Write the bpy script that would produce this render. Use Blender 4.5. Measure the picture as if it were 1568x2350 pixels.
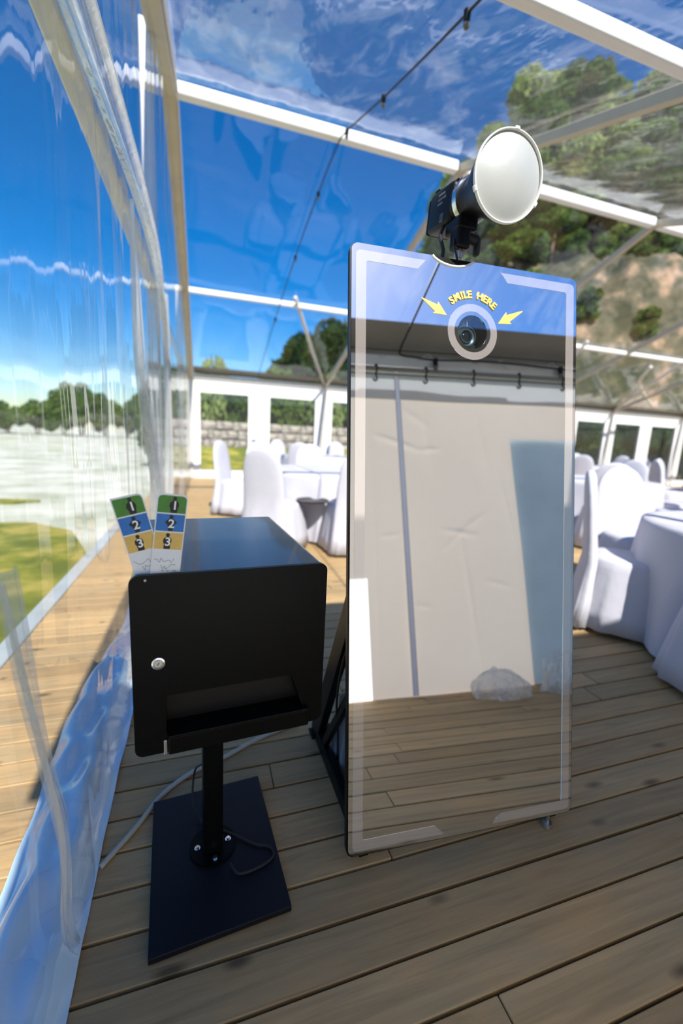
import bpy, bmesh, math, random
import numpy as np
from mathutils import Vector, Matrix

for o in list(bpy.data.objects):
    bpy.data.objects.remove(o)
SC = bpy.context.scene
COL = SC.collection
random.seed(7)
RNG = np.random.default_rng(11)

# ------------------------------------------------------------------ camera
F_PX = 972.227
cd = bpy.data.cameras.new('camera')
cd.sensor_fit = 'HORIZONTAL'
cd.sensor_width = 36.0
cd.lens = F_PX / 1568.0 * 36.0
cd.clip_start = 0.02
cd.clip_end = 500
cd.dof.use_dof = True
cd.dof.focus_distance = 1.03
cd.dof.aperture_fstop = 2.2
cam = bpy.data.objects.new('camera', cd)
COL.objects.link(cam)
fw = Vector((0.30832134, 0.93497683, -0.17537468))
rt = Vector((0.95125391, -0.30445098, 0.04925035))
upv = Vector((0.00734506, 0.18201079, 0.98326910))
m = Matrix.Identity(4)
for i in range(3):
    m[i][0], m[i][1], m[i][2] = rt[i], upv[i], -fw[i]
m[2][3] = 1.17
cam.matrix_world = m
SC.camera = cam

# ------------------------------------------------------------------ sky and sun
SUN_DIR = Vector((-0.06, 0.93, -1.0)).normalized()      # way the light travels
world = bpy.data.worlds.new('sky')
SC.world = world
world.use_nodes = True
nt = world.node_tree
nt.nodes.clear()
wo = nt.nodes.new('ShaderNodeOutputWorld')
bg = nt.nodes.new('ShaderNodeBackground')
sky = nt.nodes.new('ShaderNodeTexSky')
sky.sky_type = 'NISHITA'
sky.sun_disc = False
sky.sun_elevation = math.asin(-SUN_DIR.z)
sky.sun_rotation = math.atan2(-SUN_DIR.x, -SUN_DIR.y)
sky.altitude = 200
sky.air_density = 1.0
sky.dust_density = 0.6
sky.ozone_density = 2.5
hs = nt.nodes.new('ShaderNodeHueSaturation')
hs.inputs['Saturation'].default_value = 1.55
hs.inputs['Hue'].default_value = 0.507
hs.inputs['Value'].default_value = 1.0
nt.links.new(sky.outputs[0], hs.inputs['Color'])
nt.links.new(hs.outputs[0], bg.inputs['Color'])
bg.inputs['Strength'].default_value = 0.172
nt.links.new(bg.outputs[0], wo.inputs['Surface'])
sl = bpy.data.lights.new('sun', 'SUN')
sl.energy = 9.5
sl.angle = 0.010
sl.color = (1.0, 0.95, 0.88)
so = bpy.data.objects.new('sun', sl)
COL.objects.link(so)
so.rotation_euler = SUN_DIR.to_track_quat('-Z', 'Y').to_euler()
so.location = (2, -8, 12)

vs = SC.view_settings
vs.view_transform = 'Standard'
vs.look = 'None'
vs.gamma = 1.0
vs.use_curve_mapping = False
vs.exposure = 0.0

# ------------------------------------------------------------------ materials
MATS = {}


def srgb(r, g, b):
    def f(c):
        c /= 255.0
        return c / 12.92 if c <= 0.04045 else ((c + 0.055) / 1.055) ** 2.4
    return (f(r), f(g), f(b), 1.0)


class NT:
    """small helper round a material node tree"""
    def __init__(self, name):
        self.m = bpy.data.materials.new(name)
        self.m.use_nodes = True
        self.t = self.m.node_tree
        self.t.nodes.clear()
        self.out = self.t.nodes.new('ShaderNodeOutputMaterial')

    def n(self, typ, **kw):
        nd = self.t.nodes.new('ShaderNode' + typ)
        for k, v in kw.items():
            if k in nd.inputs.keys():
                nd.inputs[k].default_value = v
            else:
                setattr(nd, k, v)
        return nd

    def l(self, a, b):
        self.t.links.new(a, b)


def mat(name, col, rough=0.5, metal=0.0, noise=0.0, nscale=20.0, bump=0.0, bscale=60.0, spec=0.5, coat=0.0, trans=0.0):
    if name in MATS:
        return MATS[name]
    a = NT(name)
    b = a.n('BsdfPrincipled')
    b.inputs['Base Color'].default_value = col
    b.inputs['Roughness'].default_value = rough
    b.inputs['Metallic'].default_value = metal
    b.inputs['Specular IOR Level'].default_value = spec
    b.inputs['Coat Weight'].default_value = coat
    tc = a.n('TexCoord')
    if noise > 0:
        nz = a.n('TexNoise')
        nz.inputs['Scale'].default_value = nscale
        nz.inputs['Detail'].default_value = 4
        a.l(tc.outputs['Object'], nz.inputs['Vector'])
        mr = a.n('MapRange')
        mr.inputs['To Min'].default_value = 1 - noise
        mr.inputs['To Max'].default_value = 1 + noise
        mr.inputs['From Min'].default_value = 0.25
        mr.inputs['From Max'].default_value = 0.75
        a.l(nz.outputs['Fac'], mr.inputs['Value'])
        vm = a.n('VectorMath', operation='SCALE')
        vm.inputs[0].default_value = col[:3]
        a.l(mr.outputs[0], vm.inputs['Scale'])
        a.l(vm.outputs[0], b.inputs['Base Color'])
    if bump > 0:
        nz2 = a.n('TexNoise')
        nz2.inputs['Scale'].default_value = bscale
        nz2.inputs['Detail'].default_value = 3
        a.l(tc.outputs['Object'], nz2.inputs['Vector'])
        bp = a.n('Bump')
        bp.inputs['Strength'].default_value = bump
        bp.inputs['Distance'].default_value = 0.01
        a.l(nz2.outputs['Fac'], bp.inputs['Height'])
        a.l(bp.outputs[0], b.inputs['Normal'])
    if trans > 0:
        tr = a.n('BsdfTranslucent')
        tr.inputs['Color'].default_value = col
        mx = a.n('MixShader')
        mx.inputs[0].default_value = trans
        a.l(b.outputs[0], mx.inputs[1])
        a.l(tr.outputs[0], mx.inputs[2])
        a.l(mx.outputs[0], a.out.inputs[0])
    else:
        a.l(b.outputs[0], a.out.inputs[0])
    MATS[name] = a.m
    return a.m


def film(name, tint=(0.96, 0.97, 0.97, 1), haze=0.05, streak=0.1, sscale=(1, 1, 1), refl=1.0, hcol=(0.85, 0.87, 0.88, 1), bump=0.1, bscale=2.0, rough=0.04, thr=0.5):
    """clear flexible PVC: see-through, fresnel gloss, a little milky scatter in streaks"""
    a = NT(name)
    tc = a.n('TexCoord')
    mp = a.n('Mapping')
    mp.inputs['Scale'].default_value = sscale
    a.l(tc.outputs['Object'], mp.inputs['Vector'])
    nz = a.n('TexNoise')
    nz.inputs['Scale'].default_value = 1.0
    nz.inputs['Detail'].default_value = 5
    nz.inputs['Roughness'].default_value = 0.62
    nz.inputs['Distortion'].default_value = 0.6
    a.l(mp.outputs[0], nz.inputs['Vector'])
    mr = a.n('MapRange')
    mr.inputs['From Min'].default_value = thr
    mr.inputs['From Max'].default_value = thr + 0.22
    mr.inputs['To Min'].default_value = haze
    mr.inputs['To Max'].default_value = haze + streak
    a.l(nz.outputs['Fac'], mr.inputs['Value'])
    nb = a.n('TexNoise')
    nb.inputs['Scale'].default_value = bscale
    nb.inputs['Detail'].default_value = 2
    a.l(mp.outputs[0], nb.inputs['Vector'])
    bp = a.n('Bump')
    bp.inputs['Strength'].default_value = bump
    bp.inputs['Distance'].default_value = 0.02
    a.l(nb.outputs['Fac'], bp.inputs['Height'])
    tr = a.n('BsdfTransparent')
    tr.inputs['Color'].default_value = tint
    df = a.n('BsdfDiffuse')
    df.inputs['Color'].default_value = hcol
    tl = a.n('BsdfTranslucent')
    tl.inputs['Color'].default_value = hcol
    hz = a.n('MixShader')
    hz.inputs[0].default_value = 0.5
    a.l(df.outputs[0], hz.inputs[1])
    a.l(tl.outputs[0], hz.inputs[2])
    m1 = a.n('MixShader')
    a.l(mr.outputs[0], m1.inputs[0])
    a.l(tr.outputs[0], m1.inputs[1])
    a.l(hz.outputs[0], m1.inputs[2])
    gl = a.n('BsdfGlossy')
    gl.inputs['Roughness'].default_value = rough
    a.l(bp.outputs[0], gl.inputs['Normal'])
    # Schlick reflectance of a thin sheet, the same from both sides
    ge = a.n('NewGeometry')
    dt = a.n('VectorMath', operation='DOT_PRODUCT')
    a.l(ge.outputs['Incoming'], dt.inputs[0])
    a.l(bp.outputs[0], dt.inputs[1])
    c1 = a.n('Math', operation='ABSOLUTE')
    a.l(dt.outputs['Value'], c1.inputs[0])
    c2 = a.n('Math', operation='SUBTRACT')
    c2.inputs[0].default_value = 1.0
    c2.use_clamp = True
    a.l(c1.outputs[0], c2.inputs[1])
    c3 = a.n('Math', operation='POWER')
    c3.inputs[1].default_value = 5.0
    a.l(c2.outputs[0], c3.inputs[0])
    ab = a.n('MapRange')
    ab.inputs['To Min'].default_value = 0.06 * refl
    ab.inputs['To Max'].default_value = min(0.9, 0.75 * refl)
    a.l(c3.outputs[0], ab.inputs['Value'])
    m2 = a.n('MixShader')
    a.l(ab.outputs[0], m2.inputs[0])
    a.l(m1.outputs[0], m2.inputs[1])
    a.l(gl.outputs[0], m2.inputs[2])
    a.l(m2.outputs[0], a.out.inputs[0])
    MATS[name] = a.m
    return a.m


def wood_mat():
    a = NT('weathered_decking')
    b = a.n('BsdfPrincipled')
    b.inputs['Roughness'].default_value = 0.62
    b.inputs['Specular IOR Level'].default_value = 0.35
    tc = a.n('TexCoord')
    oi = a.n('ObjectInfo')
    ml = a.n('VectorMath', operation='SCALE')
    ml.inputs[0].default_value = (37.0, 91.0, 13.0)
    a.l(oi.outputs['Random'], ml.inputs['Scale'])
    ad = a.n('VectorMath', operation='ADD')
    a.l(tc.outputs['Object'], ad.inputs[0])
    a.l(ml.outputs[0], ad.inputs[1])
    mp = a.n('Mapping')
    mp.inputs['Scale'].default_value = (2.2, 46, 30)
    a.l(ad.outputs[0], mp.inputs['Vector'])
    grain = a.n('TexNoise', Scale=1.0, Detail=6.0, Roughness=0.6, Distortion=0.8)
    a.l(mp.outputs[0], grain.inputs['Vector'])
    mp2 = a.n('Mapping')
    mp2.inputs['Scale'].default_value = (1.6, 5.5, 5)
    a.l(ad.outputs[0], mp2.inputs['Vector'])
    blotch = a.n('TexNoise', Scale=1.6, Detail=4.0, Roughness=0.6)
    a.l(mp2.outputs[0], blotch.inputs['Vector'])
    cr = a.n('ValToRGB')
    e = cr.color_ramp.elements
    e[0].position = 0.28
    e[0].color = (0.150, 0.090, 0.036, 1)
    e[1].position = 0.72
    e[1].color = (0.50, 0.335, 0.155, 1)
    x = e.new(0.5)
    x.color = (0.355, 0.233, 0.102, 1)
    a.l(grain.outputs['Fac'], cr.inputs[0])
    cr2 = a.n('ValToRGB')
    e = cr2.color_ramp.elements
    e[0].position = 0.3
    e[0].color = (0.325, 0.258, 0.142, 1)
    e[1].position = 0.7
    e[1].color = (0.475, 0.295, 0.125, 1)
    a.l(blotch.outputs['Fac'], cr2.inputs[0])
    mx = a.n('MixRGB', blend_type='MIX')
    mx.inputs[0].default_value = 0.55
    a.l(cr.outputs[0], mx.inputs[1])
    a.l(cr2.outputs[0], mx.inputs[2])
    # knots
    vo = a.n('TexVoronoi', Scale=1.0)
    mp3 = a.n('Mapping')
    mp3.inputs['Scale'].default_value = (3.0, 9, 9)
    a.l(ad.outputs[0], mp3.inputs['Vector'])
    a.l(mp3.outputs[0], vo.inputs['Vector'])
    kr = a.n('MapRange')
    kr.inputs['From Min'].default_value = 0.05
    kr.inputs['From Max'].default_value = 0.16
    kr.inputs['To Min'].default_value = 0.35
    kr.inputs['To Max'].default_value = 1.0
    a.l(vo.outputs['Distance'], kr.inputs['Value'])
    rv = a.n('MapRange')
    rv.inputs['To Min'].default_value = 0.86
    rv.inputs['To Max'].default_value = 1.20
    a.l(oi.outputs['Random'], rv.inputs['Value'])
    mm = a.n('Math', operation='MULTIPLY')
    a.l(kr.outputs[0], mm.inputs[0])
    a.l(rv.outputs[0], mm.inputs[1])
    sc = a.n('VectorMath', operation='SCALE')
    a.l(mx.outputs[0], sc.inputs[0])
    a.l(mm.outputs[0], sc.inputs['Scale'])
    a.l(sc.outputs[0], b.inputs['Base Color'])
    bp = a.n('Bump', Strength=0.25, Distance=0.004)
    a.l(grain.outputs['Fac'], bp.inputs['Height'])
    a.l(bp.outputs[0], b.inputs['Normal'])
    a.l(b.outputs[0], a.out.inputs[0])
    return a.m


def leaf_mat(name, c1, c2, trans=0.35):
    a = NT(name)
    oi = a.n('ObjectInfo')
    tc = a.n('TexCoord')
    nz = a.n('TexNoise', Scale=1.3, Detail=3.0)
    a.l(tc.outputs['Object'], nz.inputs['Vector'])
    cr = a.n('ValToRGB')
    cr.color_ramp.elements[0].position = 0.35
    cr.color_ramp.elements[0].color = c1
    cr.color_ramp.elements[1].position = 0.65
    cr.color_ramp.elements[1].color = c2
    a.l(nz.outputs['Fac'], cr.inputs[0])
    df = a.n('BsdfDiffuse')
    tl = a.n('BsdfTranslucent')
    a.l(cr.outputs[0], df.inputs[0])
    a.l(cr.outputs[0], tl.inputs[0])
    mx = a.n('MixShader')
    mx.inputs[0].default_value = trans
    a.l(df.outputs[0], mx.inputs[1])
    a.l(tl.outputs[0], mx.inputs[2])
    a.l(mx.outputs[0], a.out.inputs[0])
    return a.m


def two_tone(name, c1, c2, scale, rough=0.9, lo=0.4, hi=0.6, bump=0.0, stretch=(1, 1, 1), c3=None):
    a = NT(name)
    b = a.n('BsdfPrincipled', Roughness=rough)
    b.inputs['Specular IOR Level'].default_value = 0.2
    tc = a.n('TexCoord')
    mp = a.n('Mapping')
    mp.inputs['Scale'].default_value = stretch
    a.l(tc.outputs['Object'], mp.inputs['Vector'])
    nz = a.n('TexNoise', Scale=scale, Detail=6.0, Roughness=0.6)
    a.l(mp.outputs[0], nz.inputs['Vector'])
    cr = a.n('ValToRGB')
    cr.color_ramp.elements[0].position = lo
    cr.color_ramp.elements[0].color = c1
    cr.color_ramp.elements[1].position = hi
    cr.color_ramp.elements[1].color = c2
    if c3:
        q = cr.color_ramp.elements.new((lo + hi) / 2)
        q.color = c3
    a.l(nz.outputs['Fac'], cr.inputs[0])
    a.l(cr.outputs[0], b.inputs['Base Color'])
    if bump:
        bp = a.n('Bump', Strength=bump, Distance=0.1)
        a.l(nz.outputs['Fac'], bp.inputs['Height'])
        a.l(bp.outputs[0], b.inputs['Normal'])
    a.l(b.outputs[0], a.out.inputs[0])
    return a.m


M_WOOD = wood_mat()
M_ALU = mat('pale_aluminium', (0.60, 0.575, 0.53, 1), 0.42, 0.25, 0.06, 8)
M_WHITE = mat('white_powder_coat', (0.74, 0.74, 0.735, 1), 0.4, 0, 0.03, 6)
M_BEIGE = mat('beige_aluminium', (0.47, 0.41, 0.31, 1), 0.45, 0.1, 0.08, 6)
M_GREYVINYL = mat('grey_vinyl', (0.23, 0.22, 0.205, 1), 0.6, 0, 0.08, 4)
M_ROOF_FAR = film('roof_film', haze=0.004, streak=0.03, sscale=(0.5, 1.4, 1), refl=0.9, bump=0.25, bscale=1.6, thr=0.55)
M_ROOF_NEAR = film('roof_film_milky', haze=0.035, streak=0.14, sscale=(4.2, 1.7, 1), refl=0.9, bump=0.35, bscale=1.4, thr=0.48)
M_GABLE = film('wall_film', haze=0.06, streak=0.20, sscale=(1, 3.2, 0.5), refl=1.0, bump=0.22, bscale=2.4, thr=0.52)
M_PANE = film('window_film', haze=0.01, streak=0.02, refl=0.6, bump=0.05)
M_GATHER = film('gathered_film', tint=(0.9, 0.92, 0.93, 1), haze=0.35, streak=0.3, sscale=(9, 9, 1.2), refl=1.2, bump=0.25, bscale=1.0, hcol=(0.8, 0.8, 0.78, 1), thr=0.4)
M_HEAP = film('crumpled_film', tint=(0.97, 0.98, 0.98, 1), haze=0.38, streak=0.40, sscale=(9, 9, 9), refl=1.0, bump=1.0, bscale=1.3, hcol=(0.95, 0.95, 0.92, 1), thr=0.45)
M_SKIRT = mat('sky_sheen_film', (0.52, 0.72, 0.86, 1), 0.14, 0, 0.15, 3, 0.35, 6, spec=1.0)  # the blue is mirrored sky, put into the film's base colour
M_CANVAS = mat('white_wall_canvas', (0.82, 0.715, 0.605, 1), 0.7, 0, 0.07, 1.6, 0.8, 3.5, trans=0.195)
M_CANVAS_BRIGHT = mat('bright_patch_canvas', (0.95, 0.92, 0.88, 1), 0.7, 0, 0.02, 2.5, trans=0.6)  # paler and more translucent than the wall, added to make a bright patch
M_TARP = mat('blue_grey_tarp', (0.31, 0.40, 0.47, 1), 0.45, 0, 0.15, 2, 0.5, 4, trans=0.12)
M_BLACK = mat('black_powder_coat', (0.003, 0.003, 0.003, 1), 0.34, 0, 0.1, 40, 0.03, 300, spec=0.12)
M_BLACK_TOP = mat('black_satin_steel', (0.010, 0.011, 0.013, 1), 0.27, 0, 0.1, 40, 0.02, 300, spec=1.0, coat=0.3)
M_PLASTIC = mat('black_plastic', (0.006, 0.006, 0.007, 1), 0.42, spec=0.22)
M_RUBBER = mat('black_rubber', (0.01, 0.01, 0.01, 1), 0.6)
M_CHROME = mat('chrome', (0.75, 0.76, 0.77, 1), 0.18, 1.0)
M_STEEL = mat('brushed_steel', (0.55, 0.55, 0.54, 1), 0.35, 1.0)
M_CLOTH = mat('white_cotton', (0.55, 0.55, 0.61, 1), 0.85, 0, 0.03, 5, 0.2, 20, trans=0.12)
M_DARKLEG = mat('dark_metal_leg', (0.03, 0.03, 0.035, 1), 0.4, 0.3)
M_PAPER = mat('photo_paper', (0.78, 0.79, 0.82, 1), 0.35)
M_BULB = mat('smoky_bulb_glass', (0.10, 0.10, 0.09, 1), 0.1)
M_BARK = two_tone('bark', (0.10, 0.07, 0.05, 1), (0.26, 0.2, 0.15, 1), 6, stretch=(3, 3, 0.6))

# mirror glass: a glossy reflector
_a = NT('mirror_glass')
_g = _a.n('BsdfGlossy', Roughness=0.0)
_g.inputs['Color'].default_value = (0.86, 0.87, 0.88, 1)
_a.l(_g.outputs[0], _a.out.inputs[0])
M_MIRROR = _a.m
# frosted light band etched into the mirror
_a = NT('frosted_glass_band')
_g = _a.n('BsdfGlossy', Roughness=0.03)
_g.inputs['Color'].default_value = (0.9, 0.9, 0.9, 1)
_d = _a.n('BsdfDiffuse')
_d.inputs['Color'].default_value = (0.80, 0.72, 0.69, 1)
_x = _a.n('MixShader')
_x.inputs[0].default_value = 0.22
_a.l(_g.outputs[0], _x.inputs[1])
_a.l(_d.outputs[0], _x.inputs[2])
_a.l(_x.outputs[0], _a.out.inputs[0])
M_BAND = _a.m
M_YELLOW = mat('yellow_print', srgb(228, 194, 85), 0.5)
M_OUTLINE = mat('brown_print', srgb(105, 85, 45), 0.5)
M_LENSGLASS = mat('lens_glass', (0.01, 0.014, 0.018, 1), 0.05, 0, spec=0.8, coat=0.5)
M_LENSRING = mat('lens_ring', (0.10, 0.12, 0.13, 1), 0.3)
M_HOUSE = mat('camera_housing', (0.022, 0.032, 0.038, 1), 0.35)
M_DIFF = mat('white_diffuser', (0.40, 0.415, 0.40, 1), 0.36, 0, 0.02, 10, 0.04, 400, spec=1.0)
M_RIM = mat('white_rim', (0.70, 0.70, 0.69, 1), 0.3)
M_GREEN = mat('green_print', srgb(62, 130, 35), 0.4, 0, 0.15, 60)
M_BLUE = mat('blue_print', srgb(10, 108, 190), 0.4, 0, 0.12, 60)
M_SAND = mat('ochre_print', srgb(222, 182, 92), 0.4, 0, 0.08, 60)
M_INK = mat('black_print', (0.006, 0.006, 0.006, 1), 0.5)
M_GREYINK = mat('grey_ink', srgb(120, 124, 132), 0.6)
M_WHITEINK = mat('white_print', (0.9, 0.9, 0.9, 1), 0.5)
M_TREAD = mat('dark_charcoal', (0.006, 0.006, 0.009, 1), 0.45, 0, 0.1, 60, 0.05, 200, spec=0.25)
M_BAG = mat('pale_polythene', (0.35, 0.37, 0.42, 1), 0.35, 0, 0.15, 10, 0.6, 14, trans=0.3)
M_CABLEGREY = mat('pale_cable', (0.42, 0.43, 0.38, 1), 0.5)


# ------------------------------------------------------------------ object helpers
def tag(o, label=None, cat=None, group=None, kind=None):
    if label:
        o['label'] = label
    if cat:
        o['category'] = cat
    if group:
        o['group'] = group
    if kind:
        o['kind'] = kind
    return o


def empty(name, loc=(0, 0, 0), rz=0.0, mw=None, **kw):
    o = bpy.data.objects.new(name, None)
    COL.objects.link(o)
    o.empty_display_size = 0.1
    if mw is not None:
        o.matrix_world = mw
    else:
        o.location = loc
        o.rotation_euler = (0, 0, rz)
    return tag(o, **kw)


def link(name, me, material, parent=None, smooth=False, auto=None, **kw):
    o = bpy.data.objects.new(name, me)
    COL.objects.link(o)
    if material is not None and len(me.materials) == 0:
        me.materials.append(material)
    if smooth:
        me.polygons.foreach_set('use_smooth', [True] * len(me.polygons))
    if auto is not None:
        try:
            me.set_sharp_from_angle(angle=auto)
        except Exception:
            pass
    if parent is not None:
        o.parent = parent
    return tag(o, **kw)


class MB:
    """collects shapes into one mesh"""
    def __init__(self):
        self.bm = bmesh.new()

    def box(self, c, s, bev=0.0, seg=2, rot=None):
        r = bmesh.ops.create_cube(self.bm, size=1.0)
        vs_ = r['verts']
        M_ = Matrix.Translation(Vector(c))
        if rot is not None:
            M_ = M_ @ rot.to_4x4()
        M_ = M_ @ Matrix.Diagonal((s[0], s[1], s[2], 1))
        bmesh.ops.transform(self.bm, matrix=M_, verts=vs_)
        if bev > 0:
            es = list({e for v in vs_ for e in v.link_edges})
            bmesh.ops.bevel(self.bm, geom=es, offset=bev, segments=seg, profile=0.5, affect='EDGES', clamp_overlap=True)
        return self

    def bar(self, p, q, w, h, bev=0.0, up=(0, 0, 1)):
        p, q = Vector(p), Vector(q)
        d = (q - p)
        L = d.length
        z = d.normalized()
        u = Vector(up)
        x = u.cross(z)
        if x.length < 1e-5:
            x = Vector((1, 0, 0)).cross(z)
        x.normalize()
        y = z.cross(x)
        R = Matrix((x, y, z)).transposed()
        return self.box((p + q) / 2, (w, h, L), bev, 2, R)

    def cyl(self, p, q, r1, r2=None, seg=20, cap=True):
        p, q = Vector(p), Vector(q)
        d = q - p
        r2 = r1 if r2 is None else r2
        R = d.to_track_quat('Z', 'Y').to_matrix().to_4x4()
        bmesh.ops.create_cone(self.bm, cap_ends=cap, cap_tris=False, segments=seg, radius1=r1, radius2=r2, depth=d.length,
                              matrix=Matrix.Translation((p + q) / 2) @ R)
        return self

    def sphere(self, c, r, sc=(1, 1, 1), u=16, v=10):
        bmesh.ops.create_uvsphere(self.bm, u_segments=u, v_segments=v, radius=r,
                                  matrix=Matrix.Translation(Vector(c)) @ Matrix.Diagonal((sc[0], sc[1], sc[2], 1)))
        return self

    def tube(self, pts, r, seg=8):
        pts = [Vector(p) for p in pts]
        rr = r if isinstance(r, (list, tuple)) else [r] * len(pts)
        rings = []
        prev = None
        for i, p in enumerate(pts):
            if i == 0:
                t = pts[1] - pts[0]
            elif i == len(pts) - 1:
                t = pts[-1] - pts[-2]
            else:
                t = pts[i + 1] - pts[i - 1]
            t.normalize()
            if prev is None:
                a = Vector((0, 0, 1)) if abs(t.z) < 0.9 else Vector((1, 0, 0))
                n = a.cross(t).normalized()
            else:
                n = (prev - prev.dot(t) * t).normalized()
            prev = n
            b = t.cross(n)
            rings.append([self.bm.verts.new(p + (n * math.cos(2 * math.pi * k / seg) + b * math.sin(2 * math.pi * k / seg)) * rr[i]) for k in range(seg)])
        for a, b in zip(rings[:-1], rings[1:]):
            for k in range(seg):
                self.bm.faces.new((a[k], a[(k + 1) % seg], b[(k + 1) % seg], b[k]))
        self.bm.faces.new(rings[0][::-1])
        self.bm.faces.new(rings[-1])
        return self

    def lathe(self, prof, seg=40, mw=Matrix.Identity(4), cap0=False, cap1=False):
        """prof: list of (r, z) round the local z axis"""
        rings = []
        for r, z in prof:
            rings.append([self.bm.verts.new(mw @ Vector((r * math.cos(2 * math.pi * k / seg), r * math.sin(2 * math.pi * k / seg), z))) for k in range(seg)])
        for a, b in zip(rings[:-1], rings[1:]):
            for k in range(seg):
                self.bm.faces.new((a[k], a[(k + 1) % seg], b[(k + 1) % seg], b[k]))
        if cap0:
            self.bm.faces.new(rings[0][::-1])
        if cap1:
            self.bm.faces.new(rings[-1])
        return self

    def loft(self, rings, cap0=True, cap1=True):
        R = [[self.bm.verts.new(Vector(p)) for p in r] for r in rings]
        n = len(R[0])
        for a, b in zip(R[:-1], R[1:]):
            for k in range(n):
                self.bm.faces.new((a[k], a[(k + 1) % n], b[(k + 1) % n], b[k]))
        if cap0:
            self.bm.faces.new(R[0][::-1])
        if cap1:
            self.bm.faces.new(R[-1])
        return self

    def grid(self, nu, nv, fn):
        V = [[self.bm.verts.new(fn(i / nu, j / nv)) for j in range(nv + 1)] for i in range(nu + 1)]
        for i in range(nu):
            for j in range(nv):
                self.bm.faces.new((V[i][j], V[i + 1][j], V[i + 1][j + 1], V[i][j + 1]))
        return self

    def mesh(self, name):
        me = bpy.data.meshes.new(name)
        bmesh.ops.recalc_face_normals(self.bm, faces=self.bm.faces)
        self.bm.to_mesh(me)
        self.bm.free()
        return me

    def build(self, name, material, parent=None, smooth=False, auto=None, **kw):
        return link(name, self.mesh(name), material, parent, smooth, auto, **kw)


def flat(name, loops, z0, z1, material, parent=None, bev=0.0, **kw):
    """a filled outline (first loop outer, the others holes) in local xy, from height z0 to z1"""
    cu = bpy.data.curves.new(name, 'CURVE')
    cu.dimensions = '2D'
    cu.fill_mode = 'BOTH'
    cu.extrude = max((z1 - z0) / 2 - bev, 1e-5)
    cu.bevel_depth = bev
    cu.bevel_resolution = 2
    for lp in loops:
        sp = cu.splines.new('POLY')
        sp.points.add(len(lp) - 1)
        for pt, (x, y) in zip(sp.points, lp):
            pt.co = (x, y, 0, 1)
        sp.use_cyclic_u = True
    tmp = bpy.data.objects.new('tmp', cu)
    COL.objects.link(tmp)
    bpy.context.view_layer.update()
    me = bpy.data.meshes.new_from_object(tmp.evaluated_get(bpy.context.evaluated_depsgraph_get()))
    bpy.data.objects.remove(tmp)
    bpy.data.curves.remove(cu)
    me.materials.clear()
    me.transform(Matrix.Translation((0, 0, (z0 + z1) / 2)))
    me.name = name
    return link(name, me, material, parent, **kw)


def text_mesh(s, size, extrude=0.0003, offset=0.0, align='CENTER'):
    cu = bpy.data.curves.new('text', 'FONT')
    cu.body = s
    cu.size = size
    cu.extrude = extrude
    cu.offset = offset
    cu.align_x = align
    cu.resolution_u = 4
    tmp = bpy.data.objects.new('tmp', cu)
    COL.objects.link(tmp)
    bpy.context.view_layer.update()
    me = bpy.data.meshes.new_from_object(tmp.evaluated_get(bpy.context.evaluated_depsgraph_get()))
    bpy.data.objects.remove(tmp)
    bpy.data.curves.remove(cu)
    me.materials.clear()
    return me


def join_meshes(parts, name):
    bm = bmesh.new()
    for me, mw in parts:
        t = me.copy()
        t.transform(mw)
        bm.from_mesh(t)
        bpy.data.meshes.remove(t)
    out = bpy.data.meshes.new(name)
    bm.to_mesh(out)
    bm.free()
    return out


def rrect(x0, y0, x1, y1, r, n=6):
    pts = []
    for cx, cy, a0 in ((x1 - r, y1 - r, 0), (x0 + r, y1 - r, 90), (x0 + r, y0 + r, 180), (x1 - r, y0 + r, 270)):
        for k in range(n + 1):
            a = math.radians(a0 + 90 * k / n)
            pts.append((cx + r * math.cos(a), cy + r * math.sin(a)))
    return pts


def circle(cx, cy, r, n=48):
    return [(cx + r * math.cos(2 * math.pi * k / n), cy + r * math.sin(2 * math.pi * k / n)) for k in range(n)]


def bez(pts, n=12):
    """Catmull-Rom through the points"""
    P = [Vector(p) for p in pts]
    P = [2 * P[0] - P[1]] + P + [2 * P[-1] - P[-2]]
    out = []
    for i in range(1, len(P) - 2):
        for k in range(n):
            t = k / n
            a, b, c, d = P[i - 1], P[i], P[i + 1], P[i + 2]
            out.append(0.5 * ((2 * b) + (c - a) * t + (2 * a - 5 * b + 4 * c - d) * t * t + (3 * b - a - 3 * c + d) * t ** 3))
    out.append(P[-2])
    return out


def dup(root, loc, rz, scale=None, **kw):
    r = root.copy()
    COL.objects.link(r)
    r.location = loc
    r.rotation_euler = (0, 0, rz)
    if scale:
        r.scale = scale
    for ch in root.children:
        c = ch.copy()
        COL.objects.link(c)
        c.parent = r
        for g in ch.children:
            d = g.copy()
            COL.objects.link(d)
            d.parent = c
    return tag(r, **kw)


# ------------------------------------------------------------------ tent dimensions
XG, BAY, YR, ZR, YE, ZE = -0.296, 3.266, 5.097, 4.414, 10.915, 2.390
YN = 2 * YR - YE                    # near eave, behind the camera
NB = 6                              # bays
XEND = XG + NB * BAY
SL = (ZR - ZE) / (YE - YR)


def roof_z(y):
    return ZR - abs(y - YR) * SL


# ------------------------------------------------------------------ ground outside
M_LAWN = two_tone('lawn', (0.10, 0.12, 0.012, 1), (0.31, 0.26, 0.05, 1), 1.6, c3=(0.17, 0.18, 0.018, 1), bump=0.3)
M_PALE = two_tone('pale_dry_meadow', (0.30, 0.33, 0.22, 1), (0.56, 0.56, 0.48, 1), 0.8, lo=0.35, hi=0.65)
bm_ = MB().box((0, 0, -0.4), (400, 400, 0.1))
bm_.build('ground', M_PALE, kind='structure')


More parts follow.
